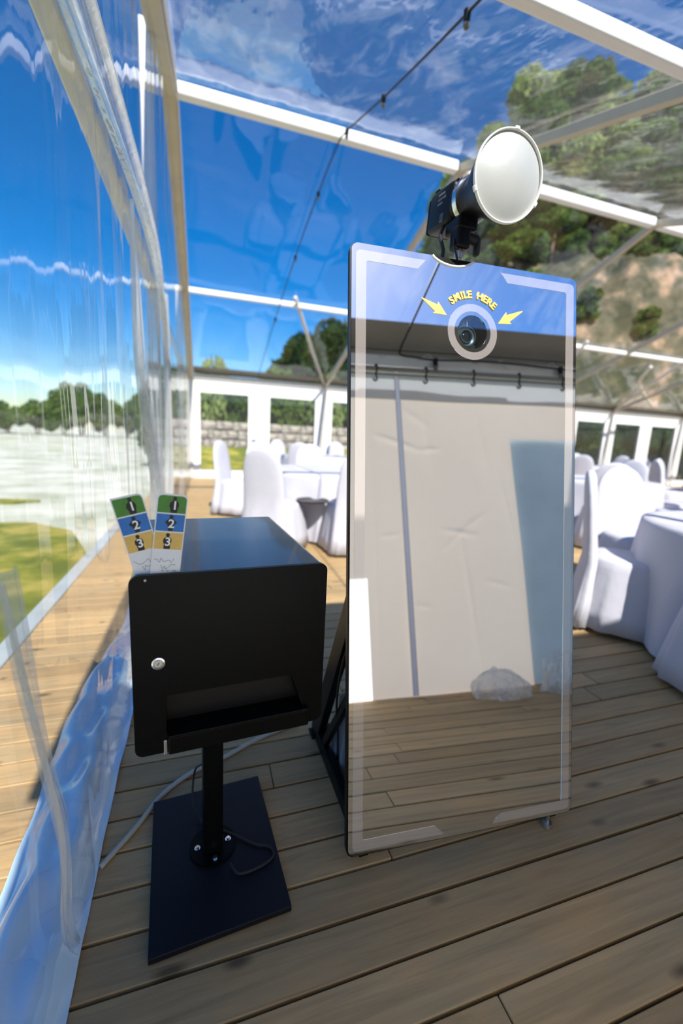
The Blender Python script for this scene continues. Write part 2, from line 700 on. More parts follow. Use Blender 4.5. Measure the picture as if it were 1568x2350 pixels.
def blob(cx, cy, rx, ry, seed, n=48, amp=0.18):
    rg = random.Random(seed)
    ph = [rg.uniform(0, 6.28) for _ in range(4)]
    return [(cx + rx * math.cos(a) * (1 + amp * math.sin(3 * a + ph[0]) + amp * .6 * math.sin(5 * a + ph[1])),
             cy + ry * math.sin(a) * (1 + amp * math.sin(2 * a + ph[2]) + amp * .6 * math.sin(7 * a + ph[3])))
            for a in [2 * math.pi * k / n for k in range(n)]]


flat('lawn', [[(-9, -6), (-1.0, -6), (-1.02, 4.2), (-1.3, 5.4), (-1.75, 6.6), (-2.4, 7.2), (-3.4, 7.3), (-5, 7.0), (-9, 7.6)]], -0.36, -0.30, M_LAWN, kind='structure')
flat('lawn', [blob(-3.6, 9.3, 0.5, 0.25, 4)], -0.36, -0.30, M_LAWN, kind='structure')
MB().grid(30, 10, lambda u, v: Vector((-0.35 + 20 * u, 11.35 + 5.2 * v, -0.33 + 1.1 * v * v + 0.03 * math.sin(9 * u + 5 * v)))).build('lawn', M_LAWN, None, smooth=True, kind='structure')

# ------------------------------------------------------------------ deck: planks run along x
PITCH = 0.1105
Y0 = 0.457 - PITCH * 11             # a joint line
DECK_X0, DECK_X1 = -0.93, XEND + 0.3
floor = empty('floor', (0, 0, 0), kind='structure')
LEN = 3.0
pm = MB().box((LEN / 2, 0, -0.014), (LEN - 0.004, PITCH - 0.0075, 0.028), 0.0022, 1).mesh('plank')
pm.materials.append(M_WOOD)
screw = MB().cyl((0, 0, -0.001), (0, 0, 0.0012), 0.0035, seg=8).mesh('screw')
screw.materials.append(M_DARKLEG)
NEAR_ROWS = 40
rg = random.Random(5)
for r in range(NEAR_ROWS):
    y = Y0 + (r + 0.5) * PITCH
    x = DECK_X0 - rg.uniform(0.0, 1.9)
    first = True
    while x < 5.2:
        L0 = x
        o = bpy.data.objects.new('plank', pm)
        COL.objects.link(o)
        o.parent = floor
        if x < DECK_X0:                     # cut flush with the deck edge
            o.scale = ((x + LEN - DECK_X0) / LEN, 1, 1)
            o.location = (DECK_X0, y, rg.uniform(-0.0012, 0.0008))
        else:
            o.location = (x, y, rg.uniform(-0.0012, 0.0008))
        o.rotation_euler = (0, 0, rg.uniform(-0.0006, 0.0006))
        x += LEN
# the rest of the deck, too far off to tell board from board
mb = MB()
for r in range(NEAR_ROWS):
    y = Y0 + (r + 0.5) * PITCH
    mb.box(((8.3 + DECK_X1) / 2, y, -0.016), (DECK_X1 - 8.3, PITCH - 0.0075, 0.024))
rows = int((YE + 0.25 - (Y0 + NEAR_ROWS * PITCH)) / PITCH)
for r in range(rows):
    y = Y0 + (NEAR_ROWS + r + 0.5) * PITCH
    mb.box(((DECK_X0 + DECK_X1) / 2, y, -0.015), (DECK_X1 - DECK_X0, PITCH - 0.0075, 0.026))
mb.build('far_planks', M_WOOD, floor, kind='stuff')
# joists and earth below, so no light shows through the gaps
mb = MB().box(((DECK_X0 + DECK_X1) / 2, (Y0 + YE) / 2, -0.10), (DECK_X1 - DECK_X0 - 0.02, YE - Y0 + 0.4, 0.12))
mb.build('joist_bed', mat('dark_timber', (0.02, 0.016, 0.012, 1), 0.9), floor)
mb = MB()
mb.box((DECK_X0 - 0.05, 2.2, -0.07), (0.10, 9.0, 0.16), 0.01)
mb.build('trim_1', mat('grey_kerb_timber', (0.33, 0.37, 0.38, 1), 0.7, 0, 0.12, 5), kind='structure', label='grey timber kerb along the outer edge of the deck')

# ------------------------------------------------------------------ tent roof
ceiling = empty('ceiling', (0, 0, 0), kind='structure')


def sheet_fn(x0, x1, ya, yb, sag, seed):
    rg_ = random.Random(seed)
    ph = [rg_.uniform(0, 6.28) for _ in range(6)]

    def fn(u, v):
        x = x0 + (x1 - x0) * u
        y = ya + (yb - ya) * v
        s = math.sin(math.pi * u) * math.sin(math.pi * min(1, v))
        w = 0.0035 * math.sin(9 * x + 2.0 * y + ph[0]) + 0.003 * math.sin(4 * y - 6 * x + ph[1]) + 0.002 * math.sin(23 * x + 5 * y + ph[2])
        return Vector((x, y, roof_z(y) + 0.10 - sag * s + w * min(1, 6 * u * (1 - u) + 0.1)))
    return fn


for n in range(NB):
    x0, x1 = XG + n * BAY, XG + (n + 1) * BAY
    MB().grid(28, 44, sheet_fn(x0, x1, YR, YE - 0.26, 0.05, n)).build('roof_sheet', M_ROOF_FAR, ceiling, smooth=True)
    MB().grid(28, 44, sheet_fn(x0, x1, YR, YN + 0.26, 0.05, 50 + n)).build('roof_sheet', M_ROOF_NEAR, ceiling, smooth=True)
    for ya, yb in ((YE - 0.26, YE + 0.06), (YN + 0.26, YN - 0.06)):
        MB().grid(6, 4, lambda u, v, x0=x0, x1=x1, ya=ya, yb=yb: Vector((x0 + (x1 - x0) * u, ya + (yb - ya) * v, roof_z(ya + (yb - ya) * v) + 0.102 - 0.0 * u))).build('eave_strip', M_GREYVINYL, ceiling, smooth=True)
for n in range(NB + 1):
    x = XG + n * BAY
    for yb in (YE, YN):
        d = 1 if yb == YE else -1
        MB().bar((x, YR, ZR), (x, yb, ZE), 0.13 if n == 0 else 0.07, 0.13 if n == 0 else 0.09, 0.010, up=(0, 0, 1)).build('rafter', M_BEIGE, ceiling)
        # bright keder track along each rafter
        MB().bar((x + (0.076 if n == 0 else 0.046), YR, ZR + 0.01), (x + (0.076 if n == 0 else 0.046), yb, ZE + 0.01), 0.020, 0.06, 0.004).build('keder_track', M_WHITE, ceiling)
for n in range(NB):
    x0, x1 = XG + n * BAY + 0.05, XG + (n + 1) * BAY - 0.05
    for y, r in ((YR, 0.062), (YR + (YE - YR) * 0.491, 0.045), (YR - (YR - YN) * 0.5, 0.046)):
        MB().bar((x0, y, roof_z(y)), (x1, y, roof_z(y)), r * 1.7, r * 1.9, 0.018).build('purlin', M_WHITE, ceiling)
    for y in (YE, YN):
        MB().bar((x0, y, ZE), (x1, y, ZE), 0.10, 0.12, 0.012).build('eave_beam', M_ALU, ceiling)
# wind braces rising from the far eave nodes
for n in (1, 2, 3, 4, 5):
    x = XG + n * BAY
    MB().tube([(x, YE - 0.05, ZE + 0.03), (x - 0.78, 9.24, roof_z(9.24) + 0.02), (x - 1.45, 7.75, roof_z(7.75) + 0.0)], 0.035, 8).build('brace', M_ALU, ceiling, smooth=True)
for n in (3, 4):
    x = XG + n * BAY
    MB().tube(bez([(x + 0.8, 10.2, 2.60), (x - 0.2, 9.75, 2.84), (x - 1.3, 9.1, 3.05), (x - 2.0, 8.3, 3.28)]), 0.045, 8).build('brace', M_ALU, ceiling, smooth=True)

# ------------------------------------------------------------------ far wall with windows
wall_far = empty('wall_far', (0, 0, 0), kind='structure')
for n in range(NB + 1):
    x = XG + n * BAY
    MB().box((x, YE, ZE / 2), (0.13, 0.13, ZE), 0.012).build('post', M_ALU, wall_far)
wn = 0
for n in range(NB):
    x = XG + n * BAY
    MB().box((x + BAY / 2, YE + 0.01, 2.225), (BAY - 0.13, 0.06, 0.26), 0.006).build('header_panel', M_WHITE, wall_far)
    MB().box((x + BAY / 2, YE + 0.01, 0.075), (BAY - 0.13, 0.06, 0.15), 0.006).build('sill_panel', M_WHITE, wall_far)
    MB().box((x + 1.61, YE + 0.005, 1.12), (0.40, 0.055, 1.95), 0.006).build('mullion_panel', M_WHITE, wall_far)
    for a, b in ((0.065, 0.16), (3.10, 3.201)):
        MB().box((x + (a + b) / 2, YE + 0.005, 1.12), (b - a, 0.05, 1.95), 0.004).build('side_panel', M_WHITE, wall_far)
    for a, b in ((0.16, 1.41), (1.81, 3.10)):
        wn += 1
        w = empty('window_%d' % wn, (x, YE, 0), kind='structure')
        loops = [rrect(a, 0.15, b, 2.10, 0.01), rrect(a + 0.06, 0.21, b - 0.06, 2.04, 0.01)]
        f = flat('window_frame', loops, -0.035, 0.035, M_WHITE, w)
        f.rotation_euler = (math.pi / 2, 0, 0)
        MB().box(((a + b) / 2, 0, 1.125), (b - a - 0.10, 0.006, 1.85)).build('pane', M_PANE, w)

# ------------------------------------------------------------------ gable wall on the left: clear film
wall_left = empty('wall_left', (0, 0, 0), kind='structure')


def gable_fn(u, v):
    y = YN + (YE - YN) * u
    zt = roof_z(y) + 0.05
    z = 0.015 + (zt - 0.015) * v
    f = 0.0026 * math.sin(17 * y + 0.8 * z) + 0.0014 * math.sin(31 * y - 2.1 * z + 1.0) + 0.0026 * math.sin(5.0 * z + 3 * y) + 0.0016 * math.sin(9 * z - 7 * y)
    g = math.exp(-((y - 2.25) / 0.30) ** 2) + 0.7 * math.exp(-((y - 3.6) / 0.35) ** 2) + 0.5 * math.exp(-((y - 0.8) / 0.12) ** 2)
    f += 0.010 * g * math.sin(26 * y + 3.0 * z) * max(0.0, 1 - z / 2.3)
    fl = max(0.0, 1 - z / 0.45)
    f += 0.018 * fl * math.sin(7.5 * y) + 0.012 * fl * math.sin(19 * y + 1)
    return Vector((XG - 0.005 + f, y, z))


MB().grid(260, 60, gable_fn).build('clear_sheet', M_GABLE, wall_left, smooth=True)
for y in (3.85, 7.9):
    MB().box((XG - 0.075, y, roof_z(y) / 2), (0.09, 0.11, roof_z(y)), 0.01).build('gable_post', M_ALU, wall_left)
MB().box((XG, YN, ZE / 2), (0.13, 0.13, ZE), 0.01).build('corner_post', M_ALU, wall_left)
MB().bar((XG - 0.075, YN + 0.07, 2.21), (XG - 0.075, 3.79, 2.26), 0.07, 0.10, 0.01).build('gable_rail', M_ALU, wall_left)
MB().bar((XG - 0.075, 3.91, 2.26), (XG - 0.075, YE - 0.1, 2.30), 0.06, 0.08, 0.01).build('gable_rail', M_ALU, wall_left)


def gather(path, wid, seed, name='gathered_curtain', mat_=None, ny=40, nx=14, par=None):
    """a bunched length of film following a path"""
    P = bez(path, 8)
    rg_ = random.Random(seed)
    ph = [rg_.uniform(0, 6.28) for _ in range(5)]

    def fn(u, v):
        t = v * (len(P) - 1)
        i = min(int(t), len(P) - 2)
        p = P[i].lerp(P[i + 1], t - i)
        d = (P[i + 1] - P[i]).normalized()
        sd = d.cross(Vector((1, 0, 0))).normalized()
        w = wid[0] + (wid[1] - wid[0]) * v
        s = (u - 0.5) * w * (1 + 0.25 * math.sin(9 * v + ph[0]))
        bulge = 0.16 * w * math.sin(u * 8 + ph[1] + 1.5 * math.sin(4 * v)) + 0.06 * w * math.sin(21 * u + ph[2] + 3 * v)
        return p + sd * s + Vector((bulge, 0, 0))
    return MB().grid(nx * 3, ny * 2, fn).build(name, mat_ or M_GATHER, par or wall_left, smooth=True)


gather([(XG + 0.03, 0.35, 2.10), (XG + 0.03, 1.2, 2.09), (XG + 0.03, 2.2, 2.18), (XG + 0.03, 3.0, 2.17), (XG + 0.02, 3.6, 2.0), (XG + 0.02, 3.85, 1.6), (XG + 0.02, 3.9, 1.2)], (0.17, 0.09), 1)
gather([(XG + 0.03, 2.05, 2.05), (XG + 0.03, 2.08, 1.75), (XG + 0.03, 2.14, 1.45), (XG + 0.03, 2.35, 1.20), (XG + 0.03, 2.6, 0.9), (XG + 0.02, 2.75, 0.5), (XG + 0.02, 2.8, 0.1)], (0.05, 0.22), 2)
gather([(XG + 0.02, 3.82, 2.2), (XG + 0.02, 3.80, 1.2), (XG + 0.02, 3.75, 0.6), (XG + 0.02, 3.7, 0.06)], (0.10, 0.22), 6)
gather([(XG + 0.02, 0.70, 0.95), (XG + 0.02, 0.745, 0.75), (XG + 0.02, 0.80, 0.55), (XG + 0.02, 0.85, 0.35), (XG + 0.02, 0.83, 0.15), (XG + 0.02, 0.88, 0.03)], (0.05, 0.04), 4)
# surplus film lying folded along the foot of the wall


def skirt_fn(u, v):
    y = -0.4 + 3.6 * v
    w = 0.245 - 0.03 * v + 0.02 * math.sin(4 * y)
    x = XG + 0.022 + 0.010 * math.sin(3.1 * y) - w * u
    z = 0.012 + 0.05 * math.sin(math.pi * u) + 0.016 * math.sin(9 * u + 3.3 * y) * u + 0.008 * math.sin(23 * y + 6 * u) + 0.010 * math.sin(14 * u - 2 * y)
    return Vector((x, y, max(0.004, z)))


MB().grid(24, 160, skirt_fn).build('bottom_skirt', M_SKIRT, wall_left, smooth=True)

# ------------------------------------------------------------------ near wall behind the camera (seen in the mirror)
wall_near = empty('wall_near', (0, 0, 0), kind='structure')


CREASES = ((0.97, 1.83, 1.30, 1.72, 0.012, 0.020), (1.30, 1.72, 1.48, 1.74, 0.010, 0.018), (1.18, 2.05, 1.40, 1.90, 0.006, 0.03),
           (0.98, 1.08, 1.12, 1.10, 0.008, 0.015), (1.45, 1.12, 1.72, 1.08, 0.010, 0.02), (1.58, 1.10, 1.66, 0.15, 0.010, 0.022), (1.60, 1.12, 1.45, 0.98, 0.008, 0.02),
           (1.60, 1.12, 1.80, 1.25, 0.008, 0.02), (1.78, 2.10, 1.86, 1.55, 0.006, 0.03), (1.95, 1.55, 2.02, 1.0, 0.008, 0.02), (1.36, 2.1, 1.40, 1.5, 0.005, 0.03),
           (1.75, 0.75, 1.95, 0.70, 0.006, 0.02), (1.20, 0.60, 1.32, 0.58, 0.006, 0.015), (0.93, 2.1, 0.93, 0.0, 0.006, 0.02))


def canvas(x0, x1, z0, z1, name, mat_, amp=0.006, y=YN, topf=None, nx=40, nz=40, creases=False):
    def fn(u, v):
        x = x0 + (x1 - x0) * u
        zt = z1 if topf is None else topf(x)
        z = z0 + (zt - z0) * v
        d = amp * (math.sin(5.1 * x + 1.3 * z) + 0.7 * math.sin(11 * x - 3.1 * z) + 0.6 * math.sin(4 * z + 2 * x))
        if creases:
            for (ax, az, bx, bz, h, w) in CREASES:
                dx, dz = bx - ax, bz - az
                L2 = dx * dx + dz * dz
                t = max(0.0, min(1.0, ((x - ax) * dx + (z - az) * dz) / L2))
                q = ((x - ax - t * dx) ** 2 + (z - az - t * dz) ** 2) / (w * w)
                if q < 9:
                    d += h * math.exp(-q) * math.sin(math.pi * (0.1 + 0.8 * t))
        return Vector((x, y + d, z))
    return MB().grid(nx, nz, fn).build(name, mat_, wall_near, smooth=True)


topf = lambda x: 2.19 - 0.012 * math.sin(4 * x) - 0.05 * max(0, x - 2.0)
canvas(XG, 0.865, 0.80, 2.18, 'canvas_panel', M_CANVAS)
canvas(XG, 0.865, 0.0, 0.80, 'canvas_panel', M_CANVAS_BRIGHT, amp=0.003)  # panel added for the bright patch low in the mirror
canvas(0.865, 2.07, 0.0, 2.2, 'canvas_panel', M_CANVAS, topf=topf, nx=150, nz=190, creases=True)
canvas(2.07, 3.3, 1.83, 2.2, 'canvas_panel', M_CANVAS, topf=lambda x: 2.16 + 0.01 * math.sin(5 * x), nz=12)
canvas(2.07, 3.3, 0.0, 1.84, 'tarp_panel', M_TARP, amp=0.012, y=YN - 0.03)
canvas(3.3, XEND, 0.0, 2.30, 'canvas_panel', M_CANVAS, nx=160)
canvas(XG, 3.3, 2.11, 2.33, 'top_band', mat('grey_top_band', (0.52, 0.53, 0.53, 1), 0.6, 0, 0.06, 5, trans=0.3), y=YN + 0.012, amp=0.003, nz=6)
for n in range(1, NB + 1):
    MB().box((XG + n * BAY, YN - 0.09, ZE / 2), (0.12, 0.12, ZE), 0.01).build('post', M_ALU, wall_near)
# vertical zip strip
mb = MB().box((1.160, YN + 0.018, 1.19), (0.030, 0.006, 2.36), 0.002)
mb.build('zip_strip', mat('pale_lilac_strip', (0.95, 0.93, 0.97, 1), 0.4), wall_near)
for dx in (-0.017, 0.017):
    MB().box((1.160 + dx, YN + 0.018, 1.19), (0.005, 0.010, 2.36), 0.001).build('zip_edge', mat('grey_piping', (0.60, 0.57, 0.62, 1), 0.6), wall_near)
# curtain rails and hooks
for z, y, r in ((2.335, YN + 0.055, 0.014), (2.295, YN + 0.045, 0.009)):
    MB().cyl((XG + 0.07, y, z), (XEND, y, z), r, seg=12).build('curtain_rail', mat('dull_grey_rail', (0.20, 0.195, 0.19, 1), 0.6), wall_near, smooth=True)
hk = MB()
hk.tube(bez([(0, 0, 0.05), (0.012, 0.012, 0.06), (0.018, 0, 0.03), (0.006, 0, -0.01), (0.014, 0, -0.05), (-0.004, 0, -0.062), (-0.016, 0, -0.045)], 5), 0.0065, 6)
hkm = hk.mesh('curtain_hook')
hkm.materials.append(M_PLASTIC)
for k in range(22):
    o = bpy.data.objects.new('curtain_hook', hkm)
    COL.objects.link(o)
    o.parent = wall_near
    o.location = (0.20 + 0.39 * k, YN + 0.062, 2.29)
# clips and wire ties on the eave beam
for x in (0.55, 1.05, 1.8, 2.35, 2.9):
    MB().box((x, YN + 0.055, 2.43), (0.05, 0.02, 0.02), 0.004).build('beam_clip', M_STEEL, wall_near)
for x, z in ((1.42, 2.45), (2.02, 2.44), (2.48, 2.45)):
    MB().tube(bez([(x - 0.10, YN + 0.06, z - 0.045), (x - 0.02, YN + 0.085, z + 0.0), (x + 0.02, YN + 0.06, z - 0.035), (x + 0.06, YN + 0.06, z - 0.06)]), 0.0025, 6).build('wire_tie', M_STEEL, wall_near, smooth=True)
MB().tube([(XG + 0.1, YN + 0.06, 2.49), (1.0, YN + 0.065, 2.475), (2.0, YN + 0.065, 2.48), (3.2, YN + 0.06, 2.47)], 0.004, 6).build('tension_wire', M_DARKLEG, wall_near)

# end wall of the tent far to the right
wall_right = empty('wall_right', (0, 0, 0), kind='structure')
for y in (2.0, YR, 8.0):
    MB().box((XEND + 0.12, y, roof_z(y) / 2), (0.1, 0.1, roof_z(y)), 0.01).build('gable_post', M_ALU, wall_right)
MB().bar((XEND + 0.12, YN, 2.2), (XEND + 0.12, YE, 2.2), 0.08, 0.1).build('gable_rail', M_ALU, wall_right)
MB().grid(20, 4, lambda u, v: Vector((XEND + 0.06, YN + (YE - YN) * u, 0.02 + v * (roof_z(YN + (YE - YN) * u) - 0.02)))).build('clear_sheet', M_PANE, wall_right, smooth=True)

# ================================================================== mirror photo booth
MW, MH, LEAN, MYAW = 0.722, 1.652, 0.17317, -0.06039
M0 = Vector((0.36157, 0.89255, 0.0546))
wd = Vector((math.cos(MYAW), math.sin(MYAW), 0))
nb_ = Vector((-math.sin(MYAW), math.cos(MYAW), 0))
mu = nb_ * math.sin(LEAN) + Vector((0, 0, math.cos(LEAN)))
mn = wd.cross(mu)
MX = Matrix.Identity(4)
for i in range(3):
    MX[i][0], MX[i][1], MX[i][2], MX[i][3] = wd[i], mu[i], mn[i], M0[i]
MXI = MX.inverted()
booth = empty('mirror_photo_booth', mw=MX, label='tall leaning mirror photo booth with rounded corners standing on the deck', cat='photo booth')


def notch_outline(x0, y0, x1, y1, r, nc, nr, flatr):
    """rounded rectangle with a shallow arc cut from the top edge"""
    pts = []
    n = 8

    def arc(cx, cy, a0):
        for k in range(n + 1):
            a = math.radians(a0 + 90 * k / n)
            pts.append((cx + r * math.cos(a), cy + r * math.sin(a)))
    arc(x1 - r, y1 - r, 0)
    half, dep = nr, flatr
    for k in range(17):
        t = 1 - 2 * k / 16
        pts.append((nc + half * t, y1 - dep * (1 - t * t) ** 0.75))
    arc(x0 + r, y1 - r, 90)
    arc(x0 + r, y0 + r, 180)
    arc(x1 - r, y0 + r, 270)
    return pts


CU, CV = 0.3635, 1.4515              # camera window centre
outer = notch_outline(0, 0, MW, MH, 0.020, 0.299, 0.064, 0.022)
flat('mirror_glass', [outer, circle(CU, CV, 0.0475)], -0.003, 0.0, M_MIRROR, booth, label='mirrored front glass reflecting the white tent wall, deck and sky')
flat('backing_panel', [rrect(-0.004, -0.004, MW + 0.004, MH + 0.001, 0.022, 8), circle(CU, CV, 0.0475)], -0.022, -0.0032, M_BLACK, booth)
# bright cut edge of the notch
rim = []
for k in range(25):
    t = -1 + 2 * k / 24
    rim.append((0.299 + 0.064 * t, MH - 0.022 * (1 - t * t) ** 0.75, 0.001))
MB().tube(rim, 0.0035, 6).build('notch_rim', M_RIM, booth, smooth=True)
# mounting box behind
MB().box((0.36, 0.95, -0.075), (0.44, 0.75, 0.10), 0.01).build('equipment_box', M_BLACK, booth)
MB().box((0.333, MH - 0.055, -0.052), (0.26, 0.07, 0.055), 0.006).build('top_shelf', M_BLACK, booth)
# light bands
B0, B1 = 0.012, 0.041
yb0, yb1 = 0.012, 0.040
yt0, yt1 = 1.607, 1.634
x2, x3 = 0.685, 0.712


def band_right():
    r = 0.014
    p = [(0.452, yt1), (x3 - r, yt1)]
    p += [(x3 - r + r * math.sin(a), yt1 - r + r * math.cos(a)) for a in [math.pi / 2 * k / 5 for k in range(1, 6)]]
    p += [(x3, yb0 + r)]
    p += [(x3 - r + r * math.cos(a), yb0 + r - r * math.sin(a)) for a in [math.pi / 2 * k / 5 for k in range(1, 6)]]
    p += [(0.440, yb0), (0.470, yb1), (x2 - 0.004, yb1), (x2, yb1 + 0.004), (x2, yt0 - 0.004), (x2 - 0.004, yt0), (0.480, yt0)]
    return p[::-1]


def band_left():
    r = 0.014
    p = [(0.215, yt1), (B0 + r, yt1)]
    p += [(B0 + r - r * math.sin(a), yt1 - r + r * math.cos(a)) for a in [math.pi / 2 * k / 5 for k in range(1, 6)]]
    p += [(B0, yb0 + r)]
    p += [(B0 + r - r * math.cos(a), yb0 + r - r * math.sin(a)) for a in [math.pi / 2 * k / 5 for k in range(1, 6)]]
    p += [(0.285, yb0), (0.255, yb1), (B1 + 0.004, yb1), (B1, yb1 + 0.004), (B1, yt0 - 0.004), (B1 + 0.004, yt0), (0.19, yt0)]
    return p


flat('light_band', [band_right()], 0.0002, 0.0008, M_BAND, booth, label='frosted light strip')
flat('light_band', [band_left()], 0.0002, 0.0008, M_BAND, booth, label='frosted light strip')
flat('light_ring', [circle(CU, CV, 0.0795), circle(CU, CV, 0.0585)], 0.0002, 0.0008, M_BAND, booth, label='frosted ring around the camera')
# camera window and lens
cw = MB()
cw.lathe([(0.0475, -0.0005), (0.0475, -0.05)], 48, Matrix.Translation((CU, CV, 0)))
cwo = cw.build('camera_housing', M_HOUSE, booth, smooth=True)
flat('housing_back', [circle(CU, CV, 0.048)], -0.052, -0.05, M_HOUSE, cwo)
_a = NT('camera_window_glass')
_g = _a.n('BsdfGlossy', Roughness=0.0)
_t = _a.n('BsdfTransparent')
_t.inputs['Color'].default_value = (0.82, 0.9, 0.94, 1)
_x = _a.n('MixShader')
_x.inputs[0].default_value = 0.17
_a.l(_t.outputs[0], _x.inputs[1])
_a.l(_g.outputs[0], _x.inputs[2])
_a.l(_x.outputs[0], _a.out.inputs[0])
flat('camera_window', [circle(CU, CV, 0.0474)], -0.0026, -0.0016, _a.m, booth)
LU, LV = CU - 0.0085, CV - 0.005
ln = MB()
ln.lathe([(0.033, -0.05), (0.033, -0.022), (0.030, -0.018), (0.0285, -0.018), (0.027, -0.022), (0.021, -0.024), (0.0195, -0.018), (0.0175, -0.018), (0.0165, -0.026)], 40, Matrix.Translation((LU, LV, 0)))
lo = ln.build('camera_lens', M_LENSRING, booth, smooth=True, auto=0.6)
MB().sphere((LU, LV, -0.027), 0.0155, (1, 1, 0.35), 24, 14).build('lens_glass', M_LENSGLASS, lo, smooth=True)
MB().box((LU + 0.001, LV + 0.036, -0.018), (0.0035, 0.020, 0.003), 0.001).build('camera_bracket', M_STEEL, cwo)
MB().box((LU - 0.010, LV + 0.032, -0.018), (0.003, 0.013, 0.003), 0.001).build('camera_bracket', M_LENSRING, cwo)
# lettering
parts_y, parts_o = [], []
RT = 0.0965
letters = [('S', 130), ('M', 119.5), ('I', 110.5), ('L', 104), ('E', 96.5), ('H', 78), ('E', 68.5), ('R', 60), ('E', 51)]
for ch, ang in letters:
    a = math.radians(ang)
    base = Matrix.Translation((CU + RT * math.cos(a), CV + RT * math.sin(a), 0)) @ Matrix.Rotation(a - math.pi / 2, 4, 'Z')
    parts_y.append((text_mesh(ch, 0.0290, 0.0003, 0.0009), base @ Matrix.Translation((0, 0, 0.0018))))
    parts_o.append((text_mesh(ch, 0.0290, 0.0003, 0.0018), base @ Matrix.Translation((0.0006, -0.0006, 0.0008))))
link('lettering_outline', join_meshes(parts_o, 'lettering_outline'), M_OUTLINE, booth)
link('lettering', join_meshes(parts_y, 'lettering'), M_YELLOW, booth, label='yellow arched SMILE HERE lettering')


def arrow(tail, tip):
    t, p = Vector((*tail, 0)), Vector((*tip, 0))
    d = (p - t).normalized()
    n = Vector((-d.y, d.x, 0))
    L = (p - t).length
    h = p - d * (L * 0.40)
    q = [t + n * 0.0012, h + n * 0.0105, h + n * 0.0185 - d * 0.004, p, h - n * 0.0185 - d * 0.004, h - n * 0.0105, t - n * 0.0012]
    return [(v.x, v.y) for v in q[::-1]]


for tl, tp in (((0.203, 1.529), (0.280, 1.490)), ((0.529, 1.531), (0.446, 1.485))):
    flat('arrow', [arrow(tl, tp)], 0.0004, 0.0010, M_YELLOW, booth, label='yellow arrow pointing at the camera')
# feet, rear legs (built in world space, then brought into the booth's frame)


def wbuild(mb_, name, material, parent, inv, **kw):
    o_ = mb_.build(name, material, parent, **kw)
    o_.data.transform(inv)
    return o_


for t in (0.05, 0.655):
    c = M0 + wd * t + nb_ * (0.016 if t > .5 else 0.07)
    mb = MB()
    mb.cyl((c.x, c.y, 0.0), (c.x, c.y, 0.014), 0.016, 0.014, 16)
    mb.cyl((c.x, c.y, 0.014), (c.x, c.y, 0.06), 0.005, seg=10)
    wbuild(mb, 'levelling_foot', M_STEEL if t > .5 else M_PLASTIC, booth, MXI)
for t in (0.045, 0.675):
    b0 = M0 + wd * t
    mb = MB()
    pt = Vector((b0.x + 0.012, 1.065, 0.0)) + nb_ * 0.0
    top = M0 + wd * (t + 0.012) + mu * 0.80 - mn * 0.03
    foot = Vector((b0.x + 0.012, 1.43, 0.035))
    mb.bar(foot, top, 0.03, 0.075, 0.004)
    leg = wbuild(mb, 'rear_leg', M_BLACK, booth, MXI)
    mb = MB()
    fr = M0 + wd * (t + 0.012) - mn * 0.03
    mb.bar((foot.x, foot.y + 0.04, 0.03), (fr.x, fr.y + 0.0, 0.035), 0.03, 0.05, 0.004)
    mb.box((foot.x, foot.y + 0.02, 0.0035), (0.05, 0.06, 0.007), 0.002)
    wbuild(mb, 'foot_bar', M_BLACK, booth, MXI)
    mb = MB()
    mb.bar((foot.x, 1.33, 0.05), (fr.x, fr.y + 0.16, 0.42), 0.02, 0.03, 0.003)
    wbuild(mb, 'rear_brace', M_BLACK, booth, MXI)
mb = MB().bar((M0.x + 0.07, 1.41, 0.04), (M0.x + 0.68, 1.38, 0.04), 0.03, 0.04, 0.004)
wbuild(mb, 'cross_bar', M_BLACK, booth, MXI)
# slatted grille of the computer low in the booth is not shown; power leads hang down the back
mb = MB().tube(bez([(0.425, 1.10, 0.62), (0.40, 1.13, 0.48), (0.402, 1.17, 0.33), (0.43, 1.22, 0.16), (0.45, 1.27, 0.02)]), 0.004, 8)
wbuild(mb, 'power_lead', M_RUBBER, booth, MXI, smooth=True)

# bag of film slumped behind the booth
bag = MB()


def bag_fn(u, v):
    a = 2 * math.pi * u
    h = 0.30 * v
    r = 0.075 * (1 - 0.55 * v ** 1.5) * (1 + 0.18 * math.sin(5 * a + 4 * v) + 0.1 * math.sin(9 * a - 7 * v))
    r *= min(1.0, 0.02 + (1 - v) * 6)
    return Vector((0.485 + r * math.cos(a) * 0.62, 1.27 + r * math.sin(a), 0.004 + h))


bag.grid(48, 24, bag_fn)
bmesh.ops.remove_doubles(bag.bm, verts=bag.bm.verts, dist=0.0005)
bag.build('plastic_bag', M_BAG, None, smooth=True, label='pale grey plastic bag slumped on the deck behind the mirror booth', cat='bag')

# ================================================================== flash head on the booth
FC = Vector((0.7600, 1.0543, 1.8542))
FD = Vector((0.01031, -0.99299, -0.11776)).normalized()
fx = FD.cross(Vector((0, 0, 1))).normalized()
fy = fx.cross(FD)                     # up-ish
FX = Matrix.Identity(4)
zax = FD
xax = Vector((0, 0, 1)).cross(zax).normalized()
yax = zax.cross(xax)
for i in range(3):
    FX[i][0], FX[i][1], FX[i][2], FX[i][3] = 1.035 * xax[i], 1.035 * yax[i], 1.035 * zax[i], FC[i]
flash = empty('studio_flash', mw=FX, label='black studio flash head with white diffuser dish clamped above the mirror booth', cat='flash')
